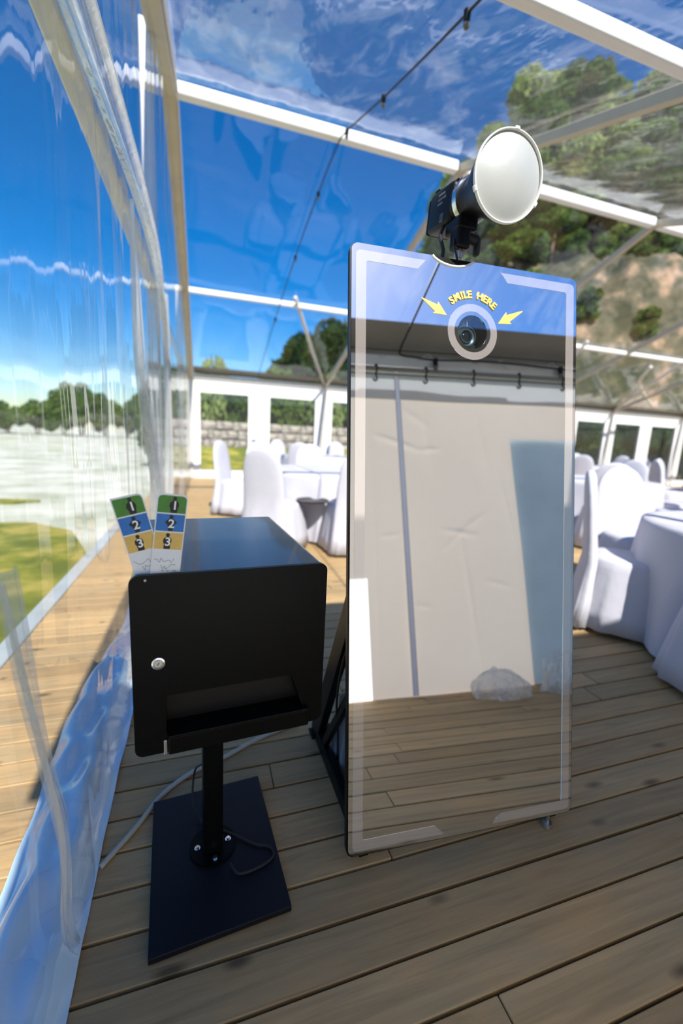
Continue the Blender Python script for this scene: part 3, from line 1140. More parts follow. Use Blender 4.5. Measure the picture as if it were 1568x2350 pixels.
# local z points out of the dish, y up; dish rim at z = 0
d = MB()
d.lathe([(0.100, 0.000), (0.101, -0.006), (0.094, -0.022), (0.078, -0.060), (0.062, -0.095), (0.055, -0.125), (0.055, -0.150)], 56)
d.build('reflector', M_PLASTIC, flash, smooth=True)
r_ = MB()
r_.lathe([(0.0965, -0.004), (0.0965, 0.001), (0.0985, 0.003), (0.1010, 0.002), (0.1015, -0.005), (0.0995, -0.008)], 64)
rimo = r_.build('rim', M_RIM, flash, smooth=True)
for a in (90, 205, 335):
    ca, sa = math.cos(math.radians(a)), math.sin(math.radians(a))
    MB().box((0.101 * ca, 0.101 * sa, -0.001), (0.009, 0.014, 0.010), 0.002, 1, Matrix.Rotation(math.radians(a), 3, 'Z')).build('clip', M_RIM, rimo)
df = MB()
df.lathe([(0.0005, 0.0200), (0.015, 0.0194), (0.03, 0.0176), (0.045, 0.0146), (0.060, 0.0105), (0.075, 0.0052), (0.088, -0.0005), (0.0968, -0.0045)], 56, cap0=True)
df.build('diffuser', M_DIFF, flash, smooth=True, label='white frosted diffuser disc')
b = MB()
b.lathe([(0.052, -0.150), (0.060, -0.150), (0.061, -0.158), (0.061, -0.168), (0.058, -0.172), (0.05, -0.172)], 48)
b.build('bayonet_ring', M_CHROME, flash, smooth=True, auto=0.5)
b = MB()
b.cyl((0, 0, -0.172), (0, 0, -0.195), 0.052, 0.054, 36)
b.build('collar', M_PLASTIC, flash, smooth=True, auto=0.6)
b = MB()
b.box((0.0, 0.002, -0.262), (0.096, 0.112, 0.135), 0.014, 3)
body = b.build('body', M_PLASTIC, flash, smooth=True, auto=0.7)
b = MB()
b.box((0.0, 0.0, -0.337), (0.086, 0.100, 0.018), 0.008, 3)
b.build('rear_panel', M_BLACK, flash, smooth=True, auto=0.7)
b = MB()
b.box((0.0, 0.062, -0.235), (0.05, 0.016, 0.06), 0.005, 2)
b.build('top_latch', M_PLASTIC, flash)
b = MB()
b.box((-0.02, 0.064, -0.312), (0.03, 0.014, 0.03), 0.004, 2)
b.build('top_button', M_PLASTIC, flash)
# tiny pale print on the side of the body
b = MB()
for k, (z, n, yy) in enumerate(((-0.25, 5, 0.036), (-0.25, 6, 0.024), (-0.25, 4, 0.012))):
    for j in range(n):
        b.box((-0.0487, yy, z - 0.018 + 0.0075 * j), (0.0006, 0.005 + 0.001 * ((j * 7) % 3), 0.0045))
b.build('body_print', mat('pale_print', (0.22, 0.24, 0.27, 1), 0.5), body)
b = MB()
b.box((-0.049, -0.030, -0.236), (0.004, 0.022, 0.022), 0.004)
b.build('side_knob', mat('dark_grey_knob', (0.05, 0.05, 0.055, 1), 0.35), flash)
# tilting bracket below
FXI = FX.inverted()
px, py = 0.738, 1.232
mb = MB()
mb.box((px + 0.008, py + 0.012, 1.808), (0.066, 0.08, 0.036), 0.006)
mb.box((px, py, 1.770), (0.046, 0.050, 0.062), 0.008)
wbuild(mb, 'tilt_bracket', M_PLASTIC, flash, FXI)
mb = MB()
mb.cyl((px + 0.018, py - 0.010, 1.775), (px + 0.046, py - 0.014, 1.768), 0.013, 0.017, 18)
mb.box((px + 0.051, py - 0.014, 1.752), (0.015, 0.024, 0.052), 0.006)
wbuild(mb, 'tilt_knob', M_RUBBER, flash, FXI, smooth=True, auto=0.7)
mb = MB()
mb.cyl((px, py, 1.630), (px, py, 1.745), 0.010, seg=20)
mb.cyl((px, py, 1.716), (px, py, 1.730), 0.014, seg=20)
wbuild(mb, 'stud', M_STEEL, flash, FXI, smooth=True, auto=0.6)
mb = MB()
mb.cyl((px + 0.034, py, 1.690), (px + 0.034, py, 1.722), 0.011, 0.009, 14)
wbuild(mb, 'clamp_screw', mat('brass_screw', (0.5, 0.43, 0.3, 1), 0.4, 0.8), flash, FXI, smooth=True, auto=0.6)
mb = MB().tube(bez([(px - 0.02, py + 0.07, 1.83), (px - 0.045, py + 0.04, 1.785), (px - 0.055, py + 0.0, 1.735), (px - 0.065, py - 0.02, 1.695), (px - 0.062, py - 0.025, 1.655)]), 0.0055, 8)
wbuild(mb, 'power_cable', M_RUBBER, flash, FXI, smooth=True)
mb = MB().tube(bez([(px - 0.012, py + 0.01, 1.795), (px - 0.026, py - 0.012, 1.75), (px - 0.016, py - 0.016, 1.715), (px - 0.004, py - 0.008, 1.69)]), 0.003, 8)
wbuild(mb, 'sync_cable', M_RUBBER, flash, FXI, smooth=True)

# ================================================================== printer kiosk
BX, BY, BZ = -0.13517, 0.84214, 0.50635
BW, BH, BD, BYAW = 0.3953, 0.3836, 0.550, 0.07295
kiosk = empty('printer_kiosk', (BX, BY, 0), BYAW, label='black steel printer box on a square pole and flat base', cat='printer kiosk')
KM = Matrix.Translation((BX, BY, 0)) @ Matrix.Rotation(BYAW, 4, 'Z')
T = 0.003
# shell: rounded tube of sheet steel running front to back
ro = rrect(0, BZ, BW, BZ + BH, 0.016, 6)
ri = rrect(T, BZ + T, BW - T, BZ + BH - T, 0.013, 6)
mb = MB()


def ring_at(pts, y):
    return [(x, y, z) for x, z in pts]


shell = flat('housing', [[(x, z) for x, z in ro], [(x, z) for x, z in ri]], 0, BD - 0.012, M_BLACK_TOP, kiosk)
shell.data.transform(Matrix.Translation((0, BD, 0)) @ Matrix.Rotation(math.pi / 2, 4, 'X'))
bk = flat('back_panel', [rrect(T, BZ + T, BW - T, BZ + BH - T, 0.013)], 0, 0.003, M_BLACK, kiosk)
bk.data.transform(Matrix.Translation((0, BD - 0.004, 0)) @ Matrix.Rotation(math.pi / 2, 4, 'X'))
# front door with the print slot cut out
slot = [(0.058, BZ + 0.040), (0.350, BZ + 0.040), (0.322, BZ + 0.127), (0.058, BZ + 0.127)]
door = flat('front_door', [rrect(-0.002, BZ - 0.002, BW + 0.002, BZ + BH + 0.001, 0.017), slot], 0, 0.010, M_BLACK, kiosk)
door.data.transform(Matrix.Translation((0, 0.010, 0)) @ Matrix.Rotation(math.pi / 2, 4, 'X'))
# slot recess
mb = MB()
mb.grid(1, 1, lambda u, v: Vector((0.058 + 0.292 * u, 0.010 + 0.040 * v, BZ + 0.040 + 0.0 * v)))
mb.grid(1, 1, lambda u, v: Vector((0.058 + 0.264 * u, 0.010 + 0.040 * v, BZ + 0.127 - 0.02 * v)))
mb.grid(1, 1, lambda u, v: Vector((0.058, 0.010 + 0.040 * u, BZ + 0.040 + 0.087 * v)))
mb.grid(1, 1, lambda u, v: Vector((0.350 - 0.028 * v, 0.010 + 0.040 * u, BZ + 0.040 + 0.087 * v)))
rec = mb.build('slot_recess', M_BLACK, kiosk)
MB().box((0.203, 0.0485, BZ + 0.083), (0.292, 0.004, 0.092)).build('printer_face', mat('charcoal_plastic', (0.011, 0.010, 0.009, 1), 0.5, spec=0.25), rec)
# catch tray lip
mb = MB()
mb.box((0.212, -0.004, BZ + 0.018), (0.304, 0.014, 0.042), 0.004)
mb.box((0.212, -0.009, BZ + 0.041), (0.300, 0.012, 0.006), 0.002)
mb.build('tray_lip', M_BLACK, kiosk)
MB().box((0.0555, -0.003, BZ + 0.014), (0.0065, 0.008, 0.033), 0.001).build('latch_pin', M_STEEL, kiosk)
# lock
mb = MB()
LX, LZ = 0.046, BZ + 0.202
RX = Matrix.Translation((LX, 0, LZ)) @ Matrix.Rotation(math.pi / 2, 4, 'X')
mb.lathe([(0.0135, -0.004), (0.0135, 0.002), (0.0125, 0.004), (0.0095, 0.0045), (0.0085, 0.003), (0.0005, 0.003)], 32, RX, cap1=True)
lk = mb.build('lock', M_CHROME, kiosk, smooth=True, auto=0.5, label='round chrome key lock')
mb = MB().lathe([(0.0062, 0.003), (0.0062, 0.0055), (0.0005, 0.0055)], 24, RX, cap1=True)
mb.build('key_barrel', M_STEEL, lk, smooth=True, auto=0.5)
MB().box((LX, -0.0057, LZ), (0.0015, 0.0006, 0.007), rot=Matrix.Rotation(0.5, 3, 'Y')).build('keyway', M_INK, lk)
MB().sphere((0.027, -0.0005, BZ + 0.3755), 0.0024, (1, 0.6, 1), 12, 8).build('rivet', mat('pale_rivet', (0.62, 0.6, 0.58, 1), 0.4), kiosk, smooth=True)
MB().box((BW / 2, 0.215, BZ - 0.004), (0.10, 0.12, 0.006), 0.001).build('mount_plate', M_BLACK, kiosk)
# pole, flange, base
ox, oy = 0.0082, -0.0246
PW, PD = 0.3256, 0.4329
pcx, pcy = ox + 0.158, oy + 0.225
MB().box((pcx, pcy, (BZ + 0.02) / 2), (0.052, 0.052, BZ - 0.022), 0.004, 2).build('pole', M_BLACK, kiosk)
mb = MB().cyl((pcx, pcy, 0.0195), (pcx, pcy, 0.0255), 0.062, 0.062, 40)
fl = mb.build('flange', M_BLACK, kiosk, smooth=True, auto=0.6)
for bx, by in ((0.117, 0.225), (0.160, 0.180), (0.200, 0.226), (0.160, 0.268)):
    mb = MB()
    mb.cyl((ox + bx, oy + by, 0.0255), (ox + bx, oy + by, 0.0275), 0.0078, 0.0078, 16)
    mb.cyl((ox + bx, oy + by, 0.0275), (ox + bx, oy + by, 0.0325), 0.0052, 0.0048, 6)
    mb.build('bolt', M_CHROME, fl, smooth=True, auto=0.5)
MB().box((ox + PW / 2, oy + PD / 2, 0.0115), (PW, PD, 0.017), 0.0025, 2).build('base_plate', M_TREAD, kiosk)
for sx in (0.03, PW - 0.03):
    for sy in (0.03, PD - 0.03):
        MB().cyl((ox + sx, oy + sy, 0.0), (ox + sx, oy + sy, 0.004), 0.012, seg=12).build('pad', M_RUBBER, kiosk)
cab = [(pcx - 0.02, pcy + 0.06, 0.24), (ox + 0.12, oy + 0.38, 0.14), (ox + 0.112, oy + 0.36, 0.06), (ox + 0.13, oy + 0.31, 0.028), (pcx + 0.01, pcy + 0.045, 0.030),
       (ox + 0.215, oy + 0.235, 0.026), (ox + 0.27, oy + 0.185, 0.025), (ox + 0.305, oy + 0.165, 0.025), (ox + 0.31, oy + 0.135, 0.025), (ox + 0.27, oy + 0.118, 0.025), (ox + 0.215, oy + 0.118, 0.025), (ox + 0.195, oy + 0.15, 0.030)]
MB().tube(bez(cab, 10), 0.0032, 8).build('power_lead', M_RUBBER, kiosk, smooth=True)

# pale cable on the deck from the wall to behind the kiosk
mb = MB().tube(bez([(-0.27, 1.08, 0.009), (-0.20, 1.18, 0.008), (-0.13, 1.29, 0.008), (-0.04, 1.36, 0.008), (0.06, 1.40, 0.008), (0.20, 1.47, 0.008), (0.36, 1.52, 0.008)]), 0.0075, 8)
mb.build('power_cable', M_CABLEGREY, None, smooth=True, label='pale grey cable lying on the deck behind the kiosk base', cat='cable')

# ================================================================== photo strips


def figure(kind):
    """a standing person seen as a small flat black silhouette"""
    head = circle(0, 0.0245, 0.0030, 14)
    if kind == 1:
        bodyp = [(-0.0045, 0), (0.0045, 0), (0.0055, 0.008), (0.0068, 0.012), (0.006, 0.018), (0.002, 0.0222), (-0.002, 0.0222), (-0.006, 0.018), (-0.0078, 0.012), (-0.006, 0.008)]
    elif kind == 2:
        bodyp = [(-0.003, 0), (0.003, 0), (0.004, 0.008), (0.0055, 0.0115), (0.009, 0.0155), (0.0045, 0.0205), (0.0015, 0.0225), (-0.0015, 0.0225), (-0.0045, 0.0205), (-0.009, 0.0155), (-0.0055, 0.0115), (-0.004, 0.008)]
    else:
        bodyp = [(-0.0048, 0), (0.0048, 0), (0.0048, 0.009), (0.0062, 0.013), (0.0058, 0.0185), (0.002, 0.0222), (-0.002, 0.0222), (-0.0058, 0.0185), (-0.0066, 0.013), (-0.0048, 0.009)]
    return bodyp, head


def strip(name, base, tilt, yoff, label, corners):
    """a 53 x 157 mm photo strip standing on its end; base = local x of its bottom centre on the kiosk front"""
    W_, H_ = 0.0540, 0.158
    loc = KM @ Vector((base, yoff, BZ + BH + 0.0012))
    mw = Matrix.Translation(loc) @ Matrix.Rotation(BYAW, 4, 'Z') @ Matrix.Rotation(math.radians(94), 4, 'X') @ Matrix.Rotation(tilt, 4, 'Z')
    root = empty(name, mw=mw, label=label, cat='photo strip', group='photo strips on the printer box')
    t = math.tan(tilt)
    # foot cut level so the strip stands flush on the box
    lft, rgt = -W_ / 2, W_ / 2
    outl = [(rgt, -rgt * t), (rgt, H_ - 0.009), (rgt - 0.002, H_ - 0.003), (rgt - 0.008, H_)]
    if corners == 2:
        outl += [(lft + 0.007, H_), (lft + 0.002, H_ - 0.003), (lft, H_ - 0.008)]
    else:
        outl += [(lft, H_)]
    outl += [(lft, -lft * t)]
    flat('card', [outl], -0.0004, 0.0, M_PAPER, root)
    y = H_ - 0.0035
    for k, (mt, fk, num) in enumerate(((M_GREEN, 1, '1'), (M_BLUE, 2, '2'), (M_SAND, 3, '3'))):
        h = 0.0335
        if k == 0:
            pan = [(rgt - 0.002, y - h), (rgt - 0.002, y - 0.007), (rgt - 0.004, y - 0.002), (rgt - 0.009, y)]
            pan += [(lft + 0.009, y), (lft + 0.004, y - 0.002), (lft + 0.002, y - 0.007)] if corners == 2 else [(lft + 0.002, y)]
            pan += [(lft + 0.002, y - h)]
        else:
            pan = [(lft + 0.002, y - h), (rgt - 0.002, y - h), (rgt - 0.002, y), (lft + 0.002, y)]
        pn = flat('picture', [pan], 0.0001, 0.0004, mt, root)
        bp_, hd = figure(fk)
        dx = 0.004 - 0.003 * k
        fg = flat('figure', [[(x * 1.2 + dx, yy * 1.13 + y - h + 0.0005) for x, yy in bp_], ], 0.0005, 0.0008, M_INK, pn)
        flat('figure_head', [[(x * 1.2 + dx, yy * 1.16 + y - h + 0.0005) for x, yy in hd]], 0.0005, 0.0008, M_INK, pn)
        tm = text_mesh(num, 0.0235, 0.0001, 0.0004)
        tm.transform(Matrix.Translation((dx + 0.001, y - h + 0.0075, 0.0011)))
        link('numeral', tm, M_WHITEINK, pn)
        y -= h + 0.0028
    rg_ = random.Random(3 if corners == 2 else 8)
    for (cx, cy, s) in ((-0.004, 0.026, 1.0), (0.004, 0.013, 0.8)):
        pts = []
        for k in range(9):
            pts.append((cx + s * (-0.017 + 0.0042 * k) + rg_.uniform(-.002, .002), cy + rg_.uniform(-.0055, .0055), 0.0006))
        MB().tube(bez(pts, 5), 0.0003, 5).build('handwriting', M_GREYINK, root)
    if corners == 2:
        mb_ = MB()
        for x in (-0.006, -0.004, 0.003, 0.005, 0.013, 0.015, 0.017, 0.019):
            mb_.box((x, 0.0045, 0.0006), (0.0013, 0.0019, 0.0002))
        mb_.build('date_print', M_GREYINK, root)
    return root


strip('photo_strip', 0.036, math.radians(13.5), 0.0165, 'photo strip tilted to the left with one rounded corner, on the printer box', 1)
strip('photo_strip', 0.0625, math.radians(-6.5), 0.0115, 'nearly upright photo strip with two cut top corners, on the printer box', 2)

# ================================================================== string lights
sroot = empty('string_lights', (0, 0, 0), label='black festoon cable with bulb sockets strung under the clear roof', cat='string lights')
cp = [(3.9, YN + 0.09, 2.37), (2.95, YN + 0.08, 2.385), (2.52, YN + 0.09, 2.40), (1.9, YN + 0.09, 2.42), (1.45, YN + 0.10, 2.40), (1.28, YN + 0.11, 2.405), (1.17, -0.60, 2.41), (1.15, -0.56, 2.43), (1.165, -0.40, 2.49), (1.20, 0.0, 2.63), (1.29, 1.2, 3.03), (1.36, 2.4, 3.43), (1.41, 3.72, 3.89), (1.42, 4.75, 4.25),
      (1.42, 5.10, 4.31), (1.38, 5.74, 4.13), (1.32, 6.8, 3.77), (1.27, 8.3, 3.24), (1.25, 9.6, 2.80), (1.24, 10.7, 2.43)]
MB().tube(bez(cp, 8), 0.0075, 6).build('cable', M_RUBBER, sroot, smooth=True)
for x, y, z in ((2.52, YN + 0.09, 2.40), (1.45, YN + 0.09, 2.40), (1.36, 2.4, 3.43), (1.41, 3.72, 3.89), (1.42, 4.75, 4.25), (1.38, 5.74, 4.13), (1.32, 6.8, 3.77), (1.27, 8.3, 3.24)):
    s = MB()
    s.cyl((x, y, z + 0.012), (x, y, z - 0.045), 0.021, 0.017, 14)
    so_ = s.build('socket', M_PLASTIC, sroot, smooth=True, auto=0.6)
    MB().sphere((x, y, z - 0.055), 0.018, (1, 1, 1.2), 14, 10).build('bulb', M_BULB, so_, smooth=True)

# ================================================================== crumpled film heaps by the near wall


def heap(name, cx, cy, rx, ry, h, seed, label, **kw):
    rg_ = random.Random(seed)
    ph = [rg_.uniform(0, 6.28) for _ in range(8)]

    def fn(u, v):
        a = 2 * math.pi * u
        b_ = math.pi / 2 * v
        rr = math.cos(b_)
        lump = 1 + 0.22 * math.sin(2 * a + ph[0] + 2 * v) + 0.14 * math.sin(5 * a + ph[1] + 3 * v) + 0.08 * math.sin(11 * a + ph[2] - 5 * v) + 0.045 * math.sin(23 * a + 9 * v + ph[3])
        hz = math.sin(b_) * (1 + 0.22 * math.sin(2 * a + ph[4]) * rr + 0.15 * math.sin(5 * a + ph[5]) * rr + 0.08 * math.sin(11 * a + 6 * v + ph[6]) * rr)
        return Vector((cx + rx * rr * lump * math.cos(a), cy + ry * rr * lump * math.sin(a), 0.003 + h * hz))
    mb_ = MB().grid(90, 30, fn)
    bmesh.ops.remove_doubles(mb_.bm, verts=mb_.bm.verts, dist=0.0006)
    return mb_.build(name, M_HEAP, None, smooth=True, label=label, cat='plastic film', **kw)


heap('crumpled_film', 1.68, -0.54, 0.17, 0.10, 0.17, 2, 'crumpled heap of clear plastic film on the deck, seen in the mirror')
heap('crumpled_film', 2.20, -0.56, 0.20, 0.10, 0.24, 5, 'bluish heap of film below the grey tarp, seen in the mirror')

# ================================================================== chairs with white covers


def sup(cx, cy, w, d, z, n=40, p=3.2, fold=0.0, ph=0.0, k=13):
    out = []
    for i in range(n):
        a = 2 * math.pi * i / n
        c, s = math.cos(a), math.sin(a)
        f = 1 + fold * math.sin(k * a + ph)
        x = w / 2 * math.copysign(abs(c) ** (2 / p), c) * f
        y = d / 2 * math.copysign(abs(s) ** (2 / p), s) * f
        out.append((cx + x, cy + y, z))
    return out


def make_chair():
    root = empty('banquet_chair', (0, 0, 0))
    r = []
    for z, w, d_, fo in ((0.035, 0.60, 0.56, 0.045), (0.15, 0.565, 0.53, 0.035), (0.30, 0.52, 0.49, 0.02), (0.42, 0.475, 0.46, 0.006), (0.465, 0.46, 0.45, 0.0), (0.485, 0.43, 0.42, 0), (0.49, 0.30, 0.30, 0)):
        r.append(sup(0, 0.03, w, d_, z, fold=fo))
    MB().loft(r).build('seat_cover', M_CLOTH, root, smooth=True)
    r = []
    for z, w, d_, fo in ((0.03, 0.57, 0.17, 0.05), (0.20, 0.53, 0.14, 0.035), (0.45, 0.48, 0.095, 0.012), (0.60, 0.46, 0.085, 0.004), (0.78, 0.445, 0.08, 0), (0.87, 0.42, 0.078, 0), (0.935, 0.365, 0.075, 0), (0.985, 0.28, 0.068, 0), (1.015, 0.18, 0.055, 0), (1.03, 0.07, 0.03, 0)):
        lean_ = -0.12 * max(0, z - 0.40) - 0.10 * max(0, 0.40 - z)
        r.append(sup(0, -0.205 + lean_, w, d_, z, p=2.6, fold=fo, ph=1.0))
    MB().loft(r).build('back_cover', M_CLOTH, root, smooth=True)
    for sx in (-1, 1):
        for sy in (-1, 1):
            MB().cyl((sx * 0.205, 0.01 + sy * 0.20, 0.0), (sx * 0.195, 0.01 + sy * 0.19, 0.12), 0.013, 0.013, 10).build('leg', M_DARKLEG, root, smooth=True, auto=0.6)
    return root


proto = make_chair()
used = [False]


def chair(x, y, face, label, group=None):
    """face = (dx, dy) the way the sitter would look"""
    rz = math.atan2(-face[0], face[1])
    kw = dict(label=label, cat='chair')
    if group:
        kw['group'] = group
    if not used[0]:
        used[0] = True
        proto.location = (x, y, 0)
        proto.rotation_euler = (0, 0, rz)
        tag(proto, **kw)
        return proto
    o_ = dup(proto, (x, y, 0), rz, None, **kw)
    if not group and 'group' in o_:
        del o_['group']
    return o_


def make_table():
    root = empty('round_table', (0, 0, 0))
    prof = [(0.02, 0.752), (0.40, 0.752), (0.74, 0.752), (0.785, 0.748), (0.80, 0.735), (0.805, 0.70)]
    n = 96
    rings = []
    for r_0, z in prof:
        rings.append([(r_0 * math.cos(2 * math.pi * i / n), r_0 * math.sin(2 * math.pi * i / n), z) for i in range(n)])
    for k in range(1, 9):
        v = k / 8
        z = 0.70 - 0.67 * v
        rings.append([((0.805 + 0.05 * v + 0.035 * v * math.sin(15 * a + math.sin(3 * a))) * math.cos(a), (0.805 + 0.05 * v + 0.035 * v * math.sin(15 * a + math.sin(3 * a))) * math.sin(a), z) for a in [2 * math.pi * i / n for i in range(n)]])
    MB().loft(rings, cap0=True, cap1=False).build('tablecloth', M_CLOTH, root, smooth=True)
    MB().cyl((0, 0, 0), (0, 0, 0.70), 0.05, seg=16).build('pedestal', M_DARKLEG, root, smooth=True)
    MB().cyl((0, 0, 0.715), (0, 0, 0.745), 0.76, seg=48).build('tabletop', M_DARKLEG, root)
    return root


tproto = make_table()
tused = [False]


def table(x, y, label, group=None):
    if not tused[0]:
        tused[0] = True
        tproto.location = (x, y, 0)
        return tag(tproto, label, 'table', group)
    return dup(tproto, (x, y, 0), random.uniform(0, 3), None, label=label, cat='table', group=group)


def ring_chairs(cx, cy, angs, r, label, group):
    for a in angs:
        a = math.radians(a)
        x, y = cx + r * math.cos(a), cy + r * math.sin(a)
        chair(x, y, (cx - x, cy - y), label, group)


# by the right edge of the picture
T2 = (3.30, 1.42)
table(T2[0], T2[1], 'white clothed round table nearest the camera, cut by the right edge')
chair(2.66, 1.99, (0.60, -0.62), 'nearest white covered chair, half in sun, right of the mirror booth')
chair(2.50, 1.18, (-1.0, 0.05), 'white covered chair with a dark leg showing, cut by the right edge')
chair(3.42, 2.52, (-0.25, -1.0), 'white covered chair with a rounded back just behind the nearest chair')
ring_chairs(T2[0], T2[1], (35, -10), 1.08, 'white covered chair around the table beyond the right edge', 'chairs of the right table')
# beyond the kiosk
T1 = (1.42, 5.12)
table(T1[0], T1[1], 'white clothed round table beyond the printer kiosk')
chair(0.70, 4.28, (0.65, 0.75), 'white covered chair with its back to us, just above the printer box')
chair(1.45, 4.10, (0.0, 1.0), 'white covered chair beside the left edge of the mirror booth')
chair(0.46, 6.20, (0.9, -0.5), 'leftmost white covered chair by the far corner of the tent')
chair(0.92, 6.45, (0.5, -0.95), 'second white covered chair from the far corner of the tent')
chair(1.55, 6.25, (-0.1, -1.0), 'white covered chair on the far side of the table beyond the kiosk')
chair(2.35, 5.7, (-0.8, -0.5), 'white covered chair between the far table and the mirror booth edge')
# tray
tr = MB().lathe([(0.0005, 0.0), (0.15, 0.0), (0.165, 0.014), (0.170, 0.014), (0.155, -0.006), (0.0005, -0.006)], 36)
tro = tr.build('serving_tray', mat('dark_brown_tray', (0.035, 0.028, 0.03, 1), 0.4), None, smooth=True, auto=0.6, label='dark round tray bridging the seats of two white chairs beyond the kiosk', cat='tray')
tro.location = (1.07, 4.22, 0.498)
# the rest of the hall
HALL = ((5.35, 4.65, 'second table back on the right side of the tent'), (5.6, 8.3, 'window-side table hidden behind the mirror booth'),
        (9.0, 4.9, 'third table back on the right side of the tent'), (9.3, 8.3, 'window-side table just right of the mirror booth'), (12.6, 6.3, 'farthest table at the right end of the tent'))
for k, (tx, ty, say) in enumerate(HALL):
    table(tx, ty, 'white clothed round table, the ' + say)
    ring_chairs(tx, ty, [a + 13 * k for a in (20, 72, 124, 176, 228, 280, 332)], 1.12, 'white covered chair around the ' + say, 'chairs of the ' + say)
table(2.3, 8.6, 'white clothed round table near the far window wall', None)
ring_chairs(2.3, 8.6, (190, 240, 290, 340, 60, 120), 1.12, 'white covered chair around the table near the far window wall', 'chairs by the far windows')

# ================================================================== outside: stones, hedges, trees, hill


def leaf_cloud(name, n, fn, size, seed, spread=0.6):
    rg_ = np.random.default_rng(seed)
    P = np.array([fn(rg_) for _ in range(n)])
    nrm = rg_.normal(size=(n, 3))
    nrm /= np.linalg.norm(nrm, axis=1)[:, None]
    t = rg_.normal(size=(n, 3))
    t -= (t * nrm).sum(1)[:, None] * nrm
    t /= np.linalg.norm(t, axis=1)[:, None]
    b = np.cross(nrm, t)
    s = size * (1 + spread * (rg_.random(n) - 0.5))[:, None]
    V = np.stack([P - t * s, P - b * s * 0.55, P + t * s, P + b * s * 0.55], 1).reshape(-1, 3)
    me = bpy.data.meshes.new(name)
    me.from_pydata(V.tolist(), [], [(4 * i, 4 * i + 1, 4 * i + 2, 4 * i + 3) for i in range(n)])
    return me


def clump_fn(clumps):
    w = np.array([c[3] ** 2 for c in clumps])
    w = w / w.sum()

    def fn(rg_):
        c = clumps[rg_.choice(len(clumps), p=w)]
        v = rg_.normal(size=3)
        v /= np.linalg.norm(v)
        r = c[3] * (0.55 + 0.5 * rg_.random() ** 0.5)
        return np.array([c[0], c[1], c[2]]) + v * r * np.array([1, 1, 0.8])
    return fn


M_LEAF_MID = leaf_mat('mid_green_leaves', (0.045, 0.095, 0.018, 1), (0.16, 0.24, 0.05, 1))
M_LEAF_PALE = leaf_mat('pale_green_leaves', (0.13, 0.20, 0.05, 1), (0.30, 0.36, 0.13, 1))
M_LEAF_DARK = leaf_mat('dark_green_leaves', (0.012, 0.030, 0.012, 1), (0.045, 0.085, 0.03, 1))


def tree_proto(name, seed, kind):
    rg_ = random.Random(seed)
    root = empty(name, (0, 0, 0))
    cl = []
    if kind == 'tall':                       # unit height 1, loose crown
        for k in range(26):
            z = rg_.uniform(0.32, 0.97)
            rad = 0.24 * math.sin(math.pi * min(0.97, (z - 0.2) / 0.82)) + 0.02
            a = rg_.uniform(0, 6.28)
            cl.append((rad * math.cos(a), rad * math.sin(a), z, rg_.uniform(0.05, 0.105)))
        size, n = 0.018, 9000
    elif kind == 'round':
        for k in range(22):
            a = rg_.uniform(0, 6.28)
            e = rg_.uniform(-0.5, 1.4)
            cl.append((0.33 * math.cos(a) * math.cos(e), 0.33 * math.sin(a) * math.cos(e), 0.55 + 0.30 * math.sin(e), rg_.uniform(0.10, 0.17)))
        size, n = 0.026, 7000
    else:                                    # crown down to the ground
        for k in range(14):
            a = rg_.uniform(0, 6.28)
            cl.append((0.42 * rg_.random() * math.cos(a), 0.42 * rg_.random() * math.sin(a), rg_.uniform(0.25, 0.75), rg_.uniform(0.14, 0.24)))
        size, n = 0.045, 3600
    me = leaf_cloud('crown', n, clump_fn(cl), size, seed)
    link('crown', me, M_LEAF_MID, root)
    if kind in ('tall', 'round'):
        tk = MB()
        tk.tube([(0, 0, 0), (0.006, 0.004, 0.2), (-0.004, 0.0, 0.45), (0.004, 0.006, 0.8)], [0.022, 0.018, 0.013, 0.004], 8)
        for k in range(7):
            z = rg_.uniform(0.28, 0.7)
            a = rg_.uniform(0, 6.28)
            L = rg_.uniform(0.12, 0.24)
            tk.tube([(0, 0, z), (L * 0.5 * math.cos(a), L * .5 * math.sin(a), z + 0.05), (L * math.cos(a), L * math.sin(a), z + 0.12)], [0.008, 0.005, 0.002], 6)
        tk.build('trunk', M_BARK, root, smooth=True)
    else:
        tk = MB()
        for k in range(4):
            a = k * 1.6
            tk.tube([(0.02 * math.cos(a), 0.02 * math.sin(a), 0), (0.15 * math.cos(a), 0.15 * math.sin(a), 0.5)], [0.02, 0.008], 6)
        tk.build('stem', M_BARK, root, smooth=True)
    return root


PRO = {}


def plant(kind, name, loc, h, wide, label, group, leaf, rz=None):
    key = (kind, leaf.name)
    rg_ = random.Random(hash((round(loc[0], 2), round(loc[1], 2))) & 0xffff)
    rz = rg_.uniform(0, 6.28) if rz is None else rz
    if key not in PRO:
        r = tree_proto(name, 100 + len(PRO), kind)
        r.children[0].data.materials.clear()
        r.children[0].data.materials.append(leaf)
        PRO[key] = r
        r.location = loc
        r.rotation_euler = (0, 0, rz)
        r.scale = (h * wide, h * wide, h)
        return tag(r, label, 'shrub' if kind == 'shrub' else 'tree', group)
    src = PRO[key]
    o_ = dup(src, loc, rz, (h * wide, h * wide, h), label=label, cat='shrub' if kind == 'shrub' else 'tree', group=group)
    o_.name = name
    return o_


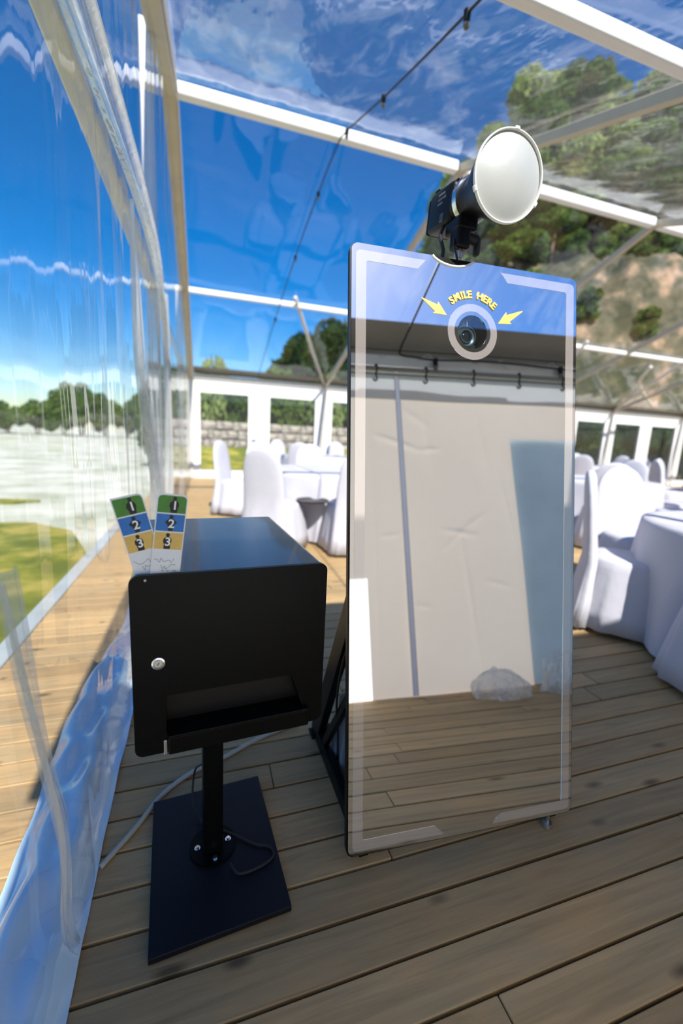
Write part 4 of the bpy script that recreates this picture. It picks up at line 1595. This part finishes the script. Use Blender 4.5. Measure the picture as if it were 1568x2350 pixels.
# tree belt on the horizon, left
BELT = ((-34, 4.3), (-31, 4.0), (-28.2, 4.5), (-25.6, 4.1), (-23.0, 4.4), (-20.6, 4.2), (-18.2, 4.7), (-15.9, 6.2), (-13.4, 7.0), (-11.3, 6.0), (-9.0, 5.4), (-6.8, 6.2), (-4.6, 5.7), (-2.2, 6.0), (0.4, 5.6), (3.0, 5.8))
for k, (x, hgt) in enumerate(BELT):
    plant('bushy', 'tree', (x, 58 + 1.5 * math.sin(k * 2.1), -0.6), hgt, 0.78 if hgt < 5 else 0.6, 'tallest dark tree in the belt along the left horizon' if hgt > 6.9 else 'dark green tree in the belt along the left horizon', 'trees on the left horizon', M_LEAF_MID)
# shrubs behind the stone wall, seen through the far windows
for k in range(13):
    x = -1.5 + 1.55 * k
    pale = k % 3 == 1
    plant('shrub', 'shrub', (x, 18.3 + 0.5 * math.sin(k * 1.7), -0.3), 4.4 + 0.4 * math.sin(k * 2.3), 0.55,
          'yellow-green shrub behind the stone wall outside the far windows' if pale else 'mid green shrub behind the stone wall outside the far windows',
          'pale shrubs behind the stone wall' if pale else 'green shrubs behind the stone wall', M_LEAF_PALE if pale else M_LEAF_MID)
# dry stone wall
sw = empty('stone_wall', (0, 16.4, 0), label='grey dry stone wall outside the far windows', cat='wall')
M_STONE = two_tone('field_stone', (0.16, 0.145, 0.13, 1), (0.42, 0.38, 0.33, 1), 2.0, bump=0.4)
rg = random.Random(21)
sm = []
for k in range(5):
    mb = MB().box((0, 0, 0), (1, 1, 1), 0.18, 2)
    for v in mb.bm.verts:
        v.co += Vector((rg.uniform(-.06, .06), rg.uniform(-.06, .06), rg.uniform(-.06, .06)))
    q = mb.mesh('stone')
    q.materials.append(M_STONE)
    sm.append(q)
z = -0.36
row = 0
while z < 1.35:
    hgt = rg.uniform(0.28, 0.36)
    x = -0.9 - rg.uniform(0, 0.4)
    while x < 14.0:
        L = rg.uniform(0.42, 0.85)
        o = bpy.data.objects.new('stone', rg.choice(sm))
        COL.objects.link(o)
        o.parent = sw
        o.location = (x + L / 2, rg.uniform(-0.05, 0.05), z + hgt / 2)
        o.scale = (L * 0.97, 0.5, hgt * 0.97)
        x += L
    z += hgt
# trees over the eave, left of the booth
for x, y, h_ in ((5.6, 24.5, 7.2), (7.6, 25.5, 8.4), (9.8, 24.8, 8.2), (11.8, 26, 8.6), (13.6, 25.2, 8.0)):
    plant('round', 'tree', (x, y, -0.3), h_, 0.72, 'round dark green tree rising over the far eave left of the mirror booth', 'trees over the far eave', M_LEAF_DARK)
# rocky hillside on the right
M_ROCK = two_tone('hillside_rock', (0.035, 0.04, 0.022, 1), (0.36, 0.235, 0.155, 1), 0.7, lo=0.40, hi=0.68, bump=0.8, c3=(0.10, 0.09, 0.058, 1))


def sst(t):
    t = max(0.0, min(1.0, t))
    return t * t * (3 - 2 * t)


from mathutils import noise as mnoise


def hill_z(x, y):
    a = sst((x - 0.62 * y + 1.6) / 3.6)
    d_ = 0.6 * x + 0.8 * y
    b_ = sst((d_ - 17.8) / 7.5) * sst((y - 12.6) / 3.2)
    f = mnoise.fractal(Vector((x * 0.16, y * 0.16, 0.3)), 1.0, 2.0, 5)
    f2 = mnoise.fractal(Vector((x * 0.45, y * 0.45, 4.3)), 1.0, 2.0, 4)
    return -0.5 + a * b_ * (10.6 + 1.4 * f + 0.12 * max(0, d_ - 25)) + 1.0 * f2 * a * b_


MB().grid(170, 130, lambda u, v: Vector((7 + 60 * u, 12.6 + 42 * v, hill_z(7 + 60 * u, 12.6 + 42 * v)))).build('hill', M_ROCK, None, smooth=False, kind='structure', label='rocky brown hillside behind the tent on the right')
# trees: (x, y, height of the top, width, leaf)
TALL = ((20.1, 29.9, 22.6, 1.0, 1), (23.3, 30.0, 27.2, 1.0, 1), (25.0, 27.6, 26.6, 1.0, 0), (27.6, 25.6, 25.0, 1.05, 1), (28.6, 22.6, 24.6, 1.0, 0),
        (19.3, 26.4, 18.0, 1.2, 1), (22.9, 22.6, 18.2, 1.2, 1), (25.2, 19.6, 17.2, 1.2, 0),
        (13.9, 21.2, 12.6, 1.5, 0), (16.6, 22.6, 13.4, 1.4, 1), (17.2, 19.6, 12.9, 1.3, 0), (31, 27, 26, 1.1, 1), (33, 22, 25, 1.1, 0), (29, 31, 27, 1.1, 0), (21.2, 27.0, 22.5, 1.0, 0), (24.6, 24.4, 22.0, 1.1, 1), (26.8, 21.6, 20.5, 1.1, 1), (17.6, 28.6, 19.0, 1.0, 0), (21.4, 18.9, 13.2, 1.2, 1), (23.2, 17.2, 12.4, 1.1, 0))
for k, (x, y, zt, wdt, lf) in enumerate(TALL):
    zz = hill_z(x, y) - 0.3
    plant('tall', 'tree', (x, y, zz), zt - zz, wdt * 12.0 / max(9.0, zt - zz) if zt - zz > 9 else wdt * 1.25, ('pale green' if lf else 'mid green') + ' loose tree on the rocky hillside at right', 'pale trees on the hillside' if lf else 'green trees on the hillside', M_LEAF_PALE if lf else M_LEAF_MID)
for k, (x, y, h_) in enumerate(((14.6, 20.2, 1.6), (15.9, 19.2, 1.8), (17.0, 17.9, 1.5), (18.2, 17.4, 1.3), (19.6, 16.6, 1.6), (21.2, 16.0, 1.4), (16.2, 16.0, 1.8), (18.6, 15.0, 1.7), (14.2, 17.6, 2.2), (20.4, 18.8, 2.2), (22.4, 17.4, 2.4))):
    plant('shrub', 'shrub', (x, y, hill_z(x, y) - 0.2), h_, 0.8, 'low green shrub among the rocks of the hillside', 'shrubs on the hillside', M_LEAF_MID)
# dark hedge outside the right-hand windows
for k in range(11):
    x = 11.2 + 1.05 * k
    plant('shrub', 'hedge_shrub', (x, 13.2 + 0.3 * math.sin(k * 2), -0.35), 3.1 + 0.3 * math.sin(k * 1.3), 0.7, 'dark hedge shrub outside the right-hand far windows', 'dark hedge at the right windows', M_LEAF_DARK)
